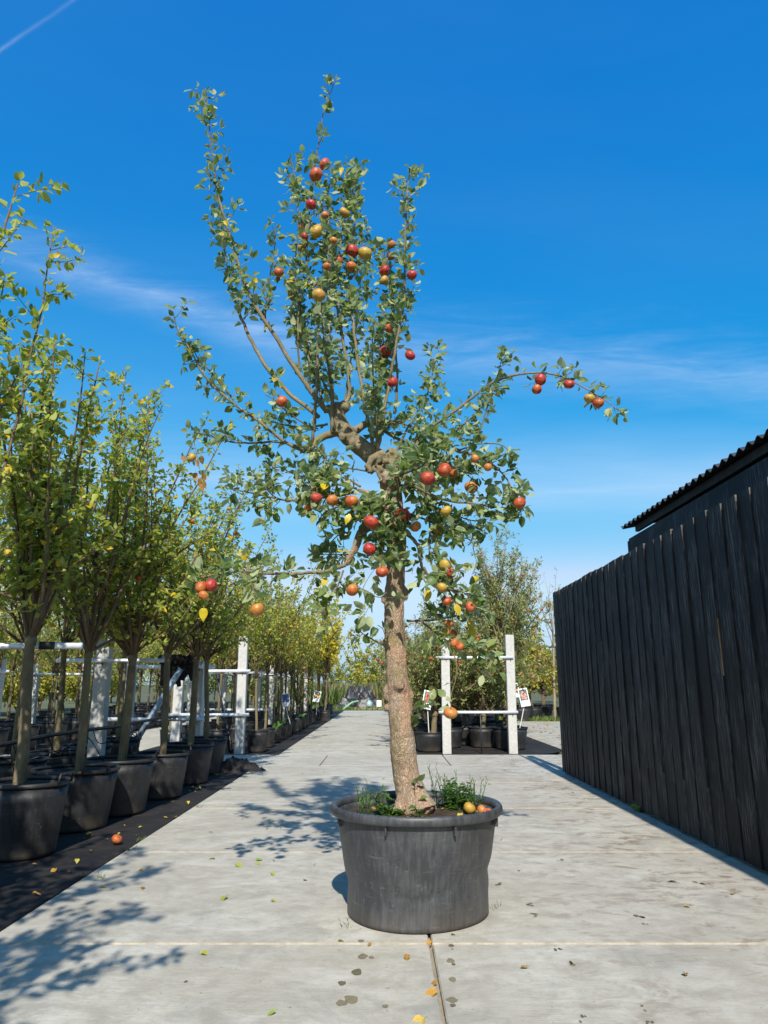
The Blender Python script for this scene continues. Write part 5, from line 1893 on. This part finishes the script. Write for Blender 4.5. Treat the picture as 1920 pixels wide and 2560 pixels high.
# ================================================================== litter and small weeds
spots = [(536, 2149, .30, .62), (638, 2152, .22, .95), (645, 2159, .2, .9), (590, 2164, .3, .85), (677, 2186, .2, .9), (759, 2203, .2, 1.), (676, 2254, .2, .9), (565, 2245, .25, .85), (557, 2246, .2, .9), (500, 2388, .2, .75), (690, 2535, .15, .95),
         (249, 2221, .25, .1), (350, 2223, .3, .0), (192, 2151, .2, .62), (200, 2190, .2, .12), (80, 2237, .25, .3), (226, 2130, .2, .1), (470, 2005, .2, .6), (431, 2030, .25, .3), (440, 2045, .25, .25), (495, 1970, .2, .65),
         (1302, 2424, .15, .2), (1095, 2463, .2, .15), (1094, 2485, .3, .2), (1715, 2444, .15, .15), (1018, 2392, .2, .1), (1060, 2550, .35, .45), (1833, 2239, .2, .7), (1712, 2269, .15, .45), (1078, 2357, .15, .2), (1129, 2340, .12, .9),
         (845, 2356, .15, .1), (929, 2362, .12, .15), (1226, 1962, .2, .2), (962, 1948, .2, .02), (1429, 1983, .2, .1), (1255, 2100, .12, .1)]
for (sx_, sy_, s_, t_) in spots:
    p = px_ground(sx_, sy_)
    green = t_ > .5
    on = 'black cloth' if p.x < -2.05 else 'concrete slabs'
    litter((p.x, p.y, .009), s_ * .20 + .01, t_, None, 'small curled %s leaf fallen on the %s' % ('yellow green' if green else 'orange brown', on), '%s leaves on the %s' % ('green' if green else 'brown', on))
for i in range(30):
    p = Vector((rnd.uniform(-1.9, 2.4), rnd.uniform(4.5, 13.5), .008))
    litter(p, rnd.uniform(.018, .04), rnd.random() * .9, None, 'tiny dry leaf scrap on the concrete road', 'tiny leaf scraps on the road')
for i in range(40):
    p = Vector((rnd.uniform(-2.9, -2.08), rnd.uniform(3.6, 11.5), .0))
    litter(p, rnd.uniform(.025, .06), rnd.random() * .8, None, 'dry brown leaf on the black cloth along the kerbside row', 'dry leaves along the kerbside row')
for i in range(150):
    p = Vector((rnd.gauss(4.6, .9), rnd.uniform(14.2, 26.5), .012))
    if p.x < 3.56:
        continue
    litter(p, rnd.uniform(.06, .11), rnd.random() * .45, None, 'orange brown leaf scattered over the side yard', 'leaves scattered over the side yard')


def tuft(loc, h, n, label, group=None, mat='grass', w=.10):
    L_ = Leaves()
    for i in range(n):
        s2 = rdir()
        L_.add((rnd.gauss(0, .02), rnd.gauss(0, .02), -.01), (s2.x * .8, s2.y * .8, 1), (s2.y, -s2.x, .1), h * rnd.uniform(.5, 1.1), w, rnd.random(), rnd.uniform(.1, .7))
    o = link('weed_tuft', leaf_mesh('weed_tuft', L_.arrays(), M[mat], T_LEAF), None, loc)
    return tag(o, label, 'weed', group)


tuft(px_ground(1592, 2030) + Vector((.04, 0, 0)), .12, 16, 'small green dock weed at the foot of the black board fence', None, 'weed', .36)
for (sx_, sy_) in ((325, 2125), (345, 2100), (358, 2095), (500, 2018), (630, 1932), (640, 1925), (655, 1918), (612, 1945), (250, 2196)):
    tuft(px_ground(sx_, sy_), .05, 12, 'tiny grass tuft in the seam between cloth and concrete', 'grass tufts along the cloth seam')
for (sx_, sy_) in ((868, 2318), (873, 2300), (1240, 2270)):
    tuft(px_ground(sx_, sy_), .06, 7, 'few grass blades on the slab beside the big pot', 'grass blades beside the big pot', 'grass', .05)
for (x, y) in ((-2.35, 16.1), (-2.4, 17.4), (-2.3, 20.6)):
    tuft((x, y, .33), .18, 16, 'leafy weed growing in a small pot of the edge row', 'weeds in the small pots', 'weed', .4)
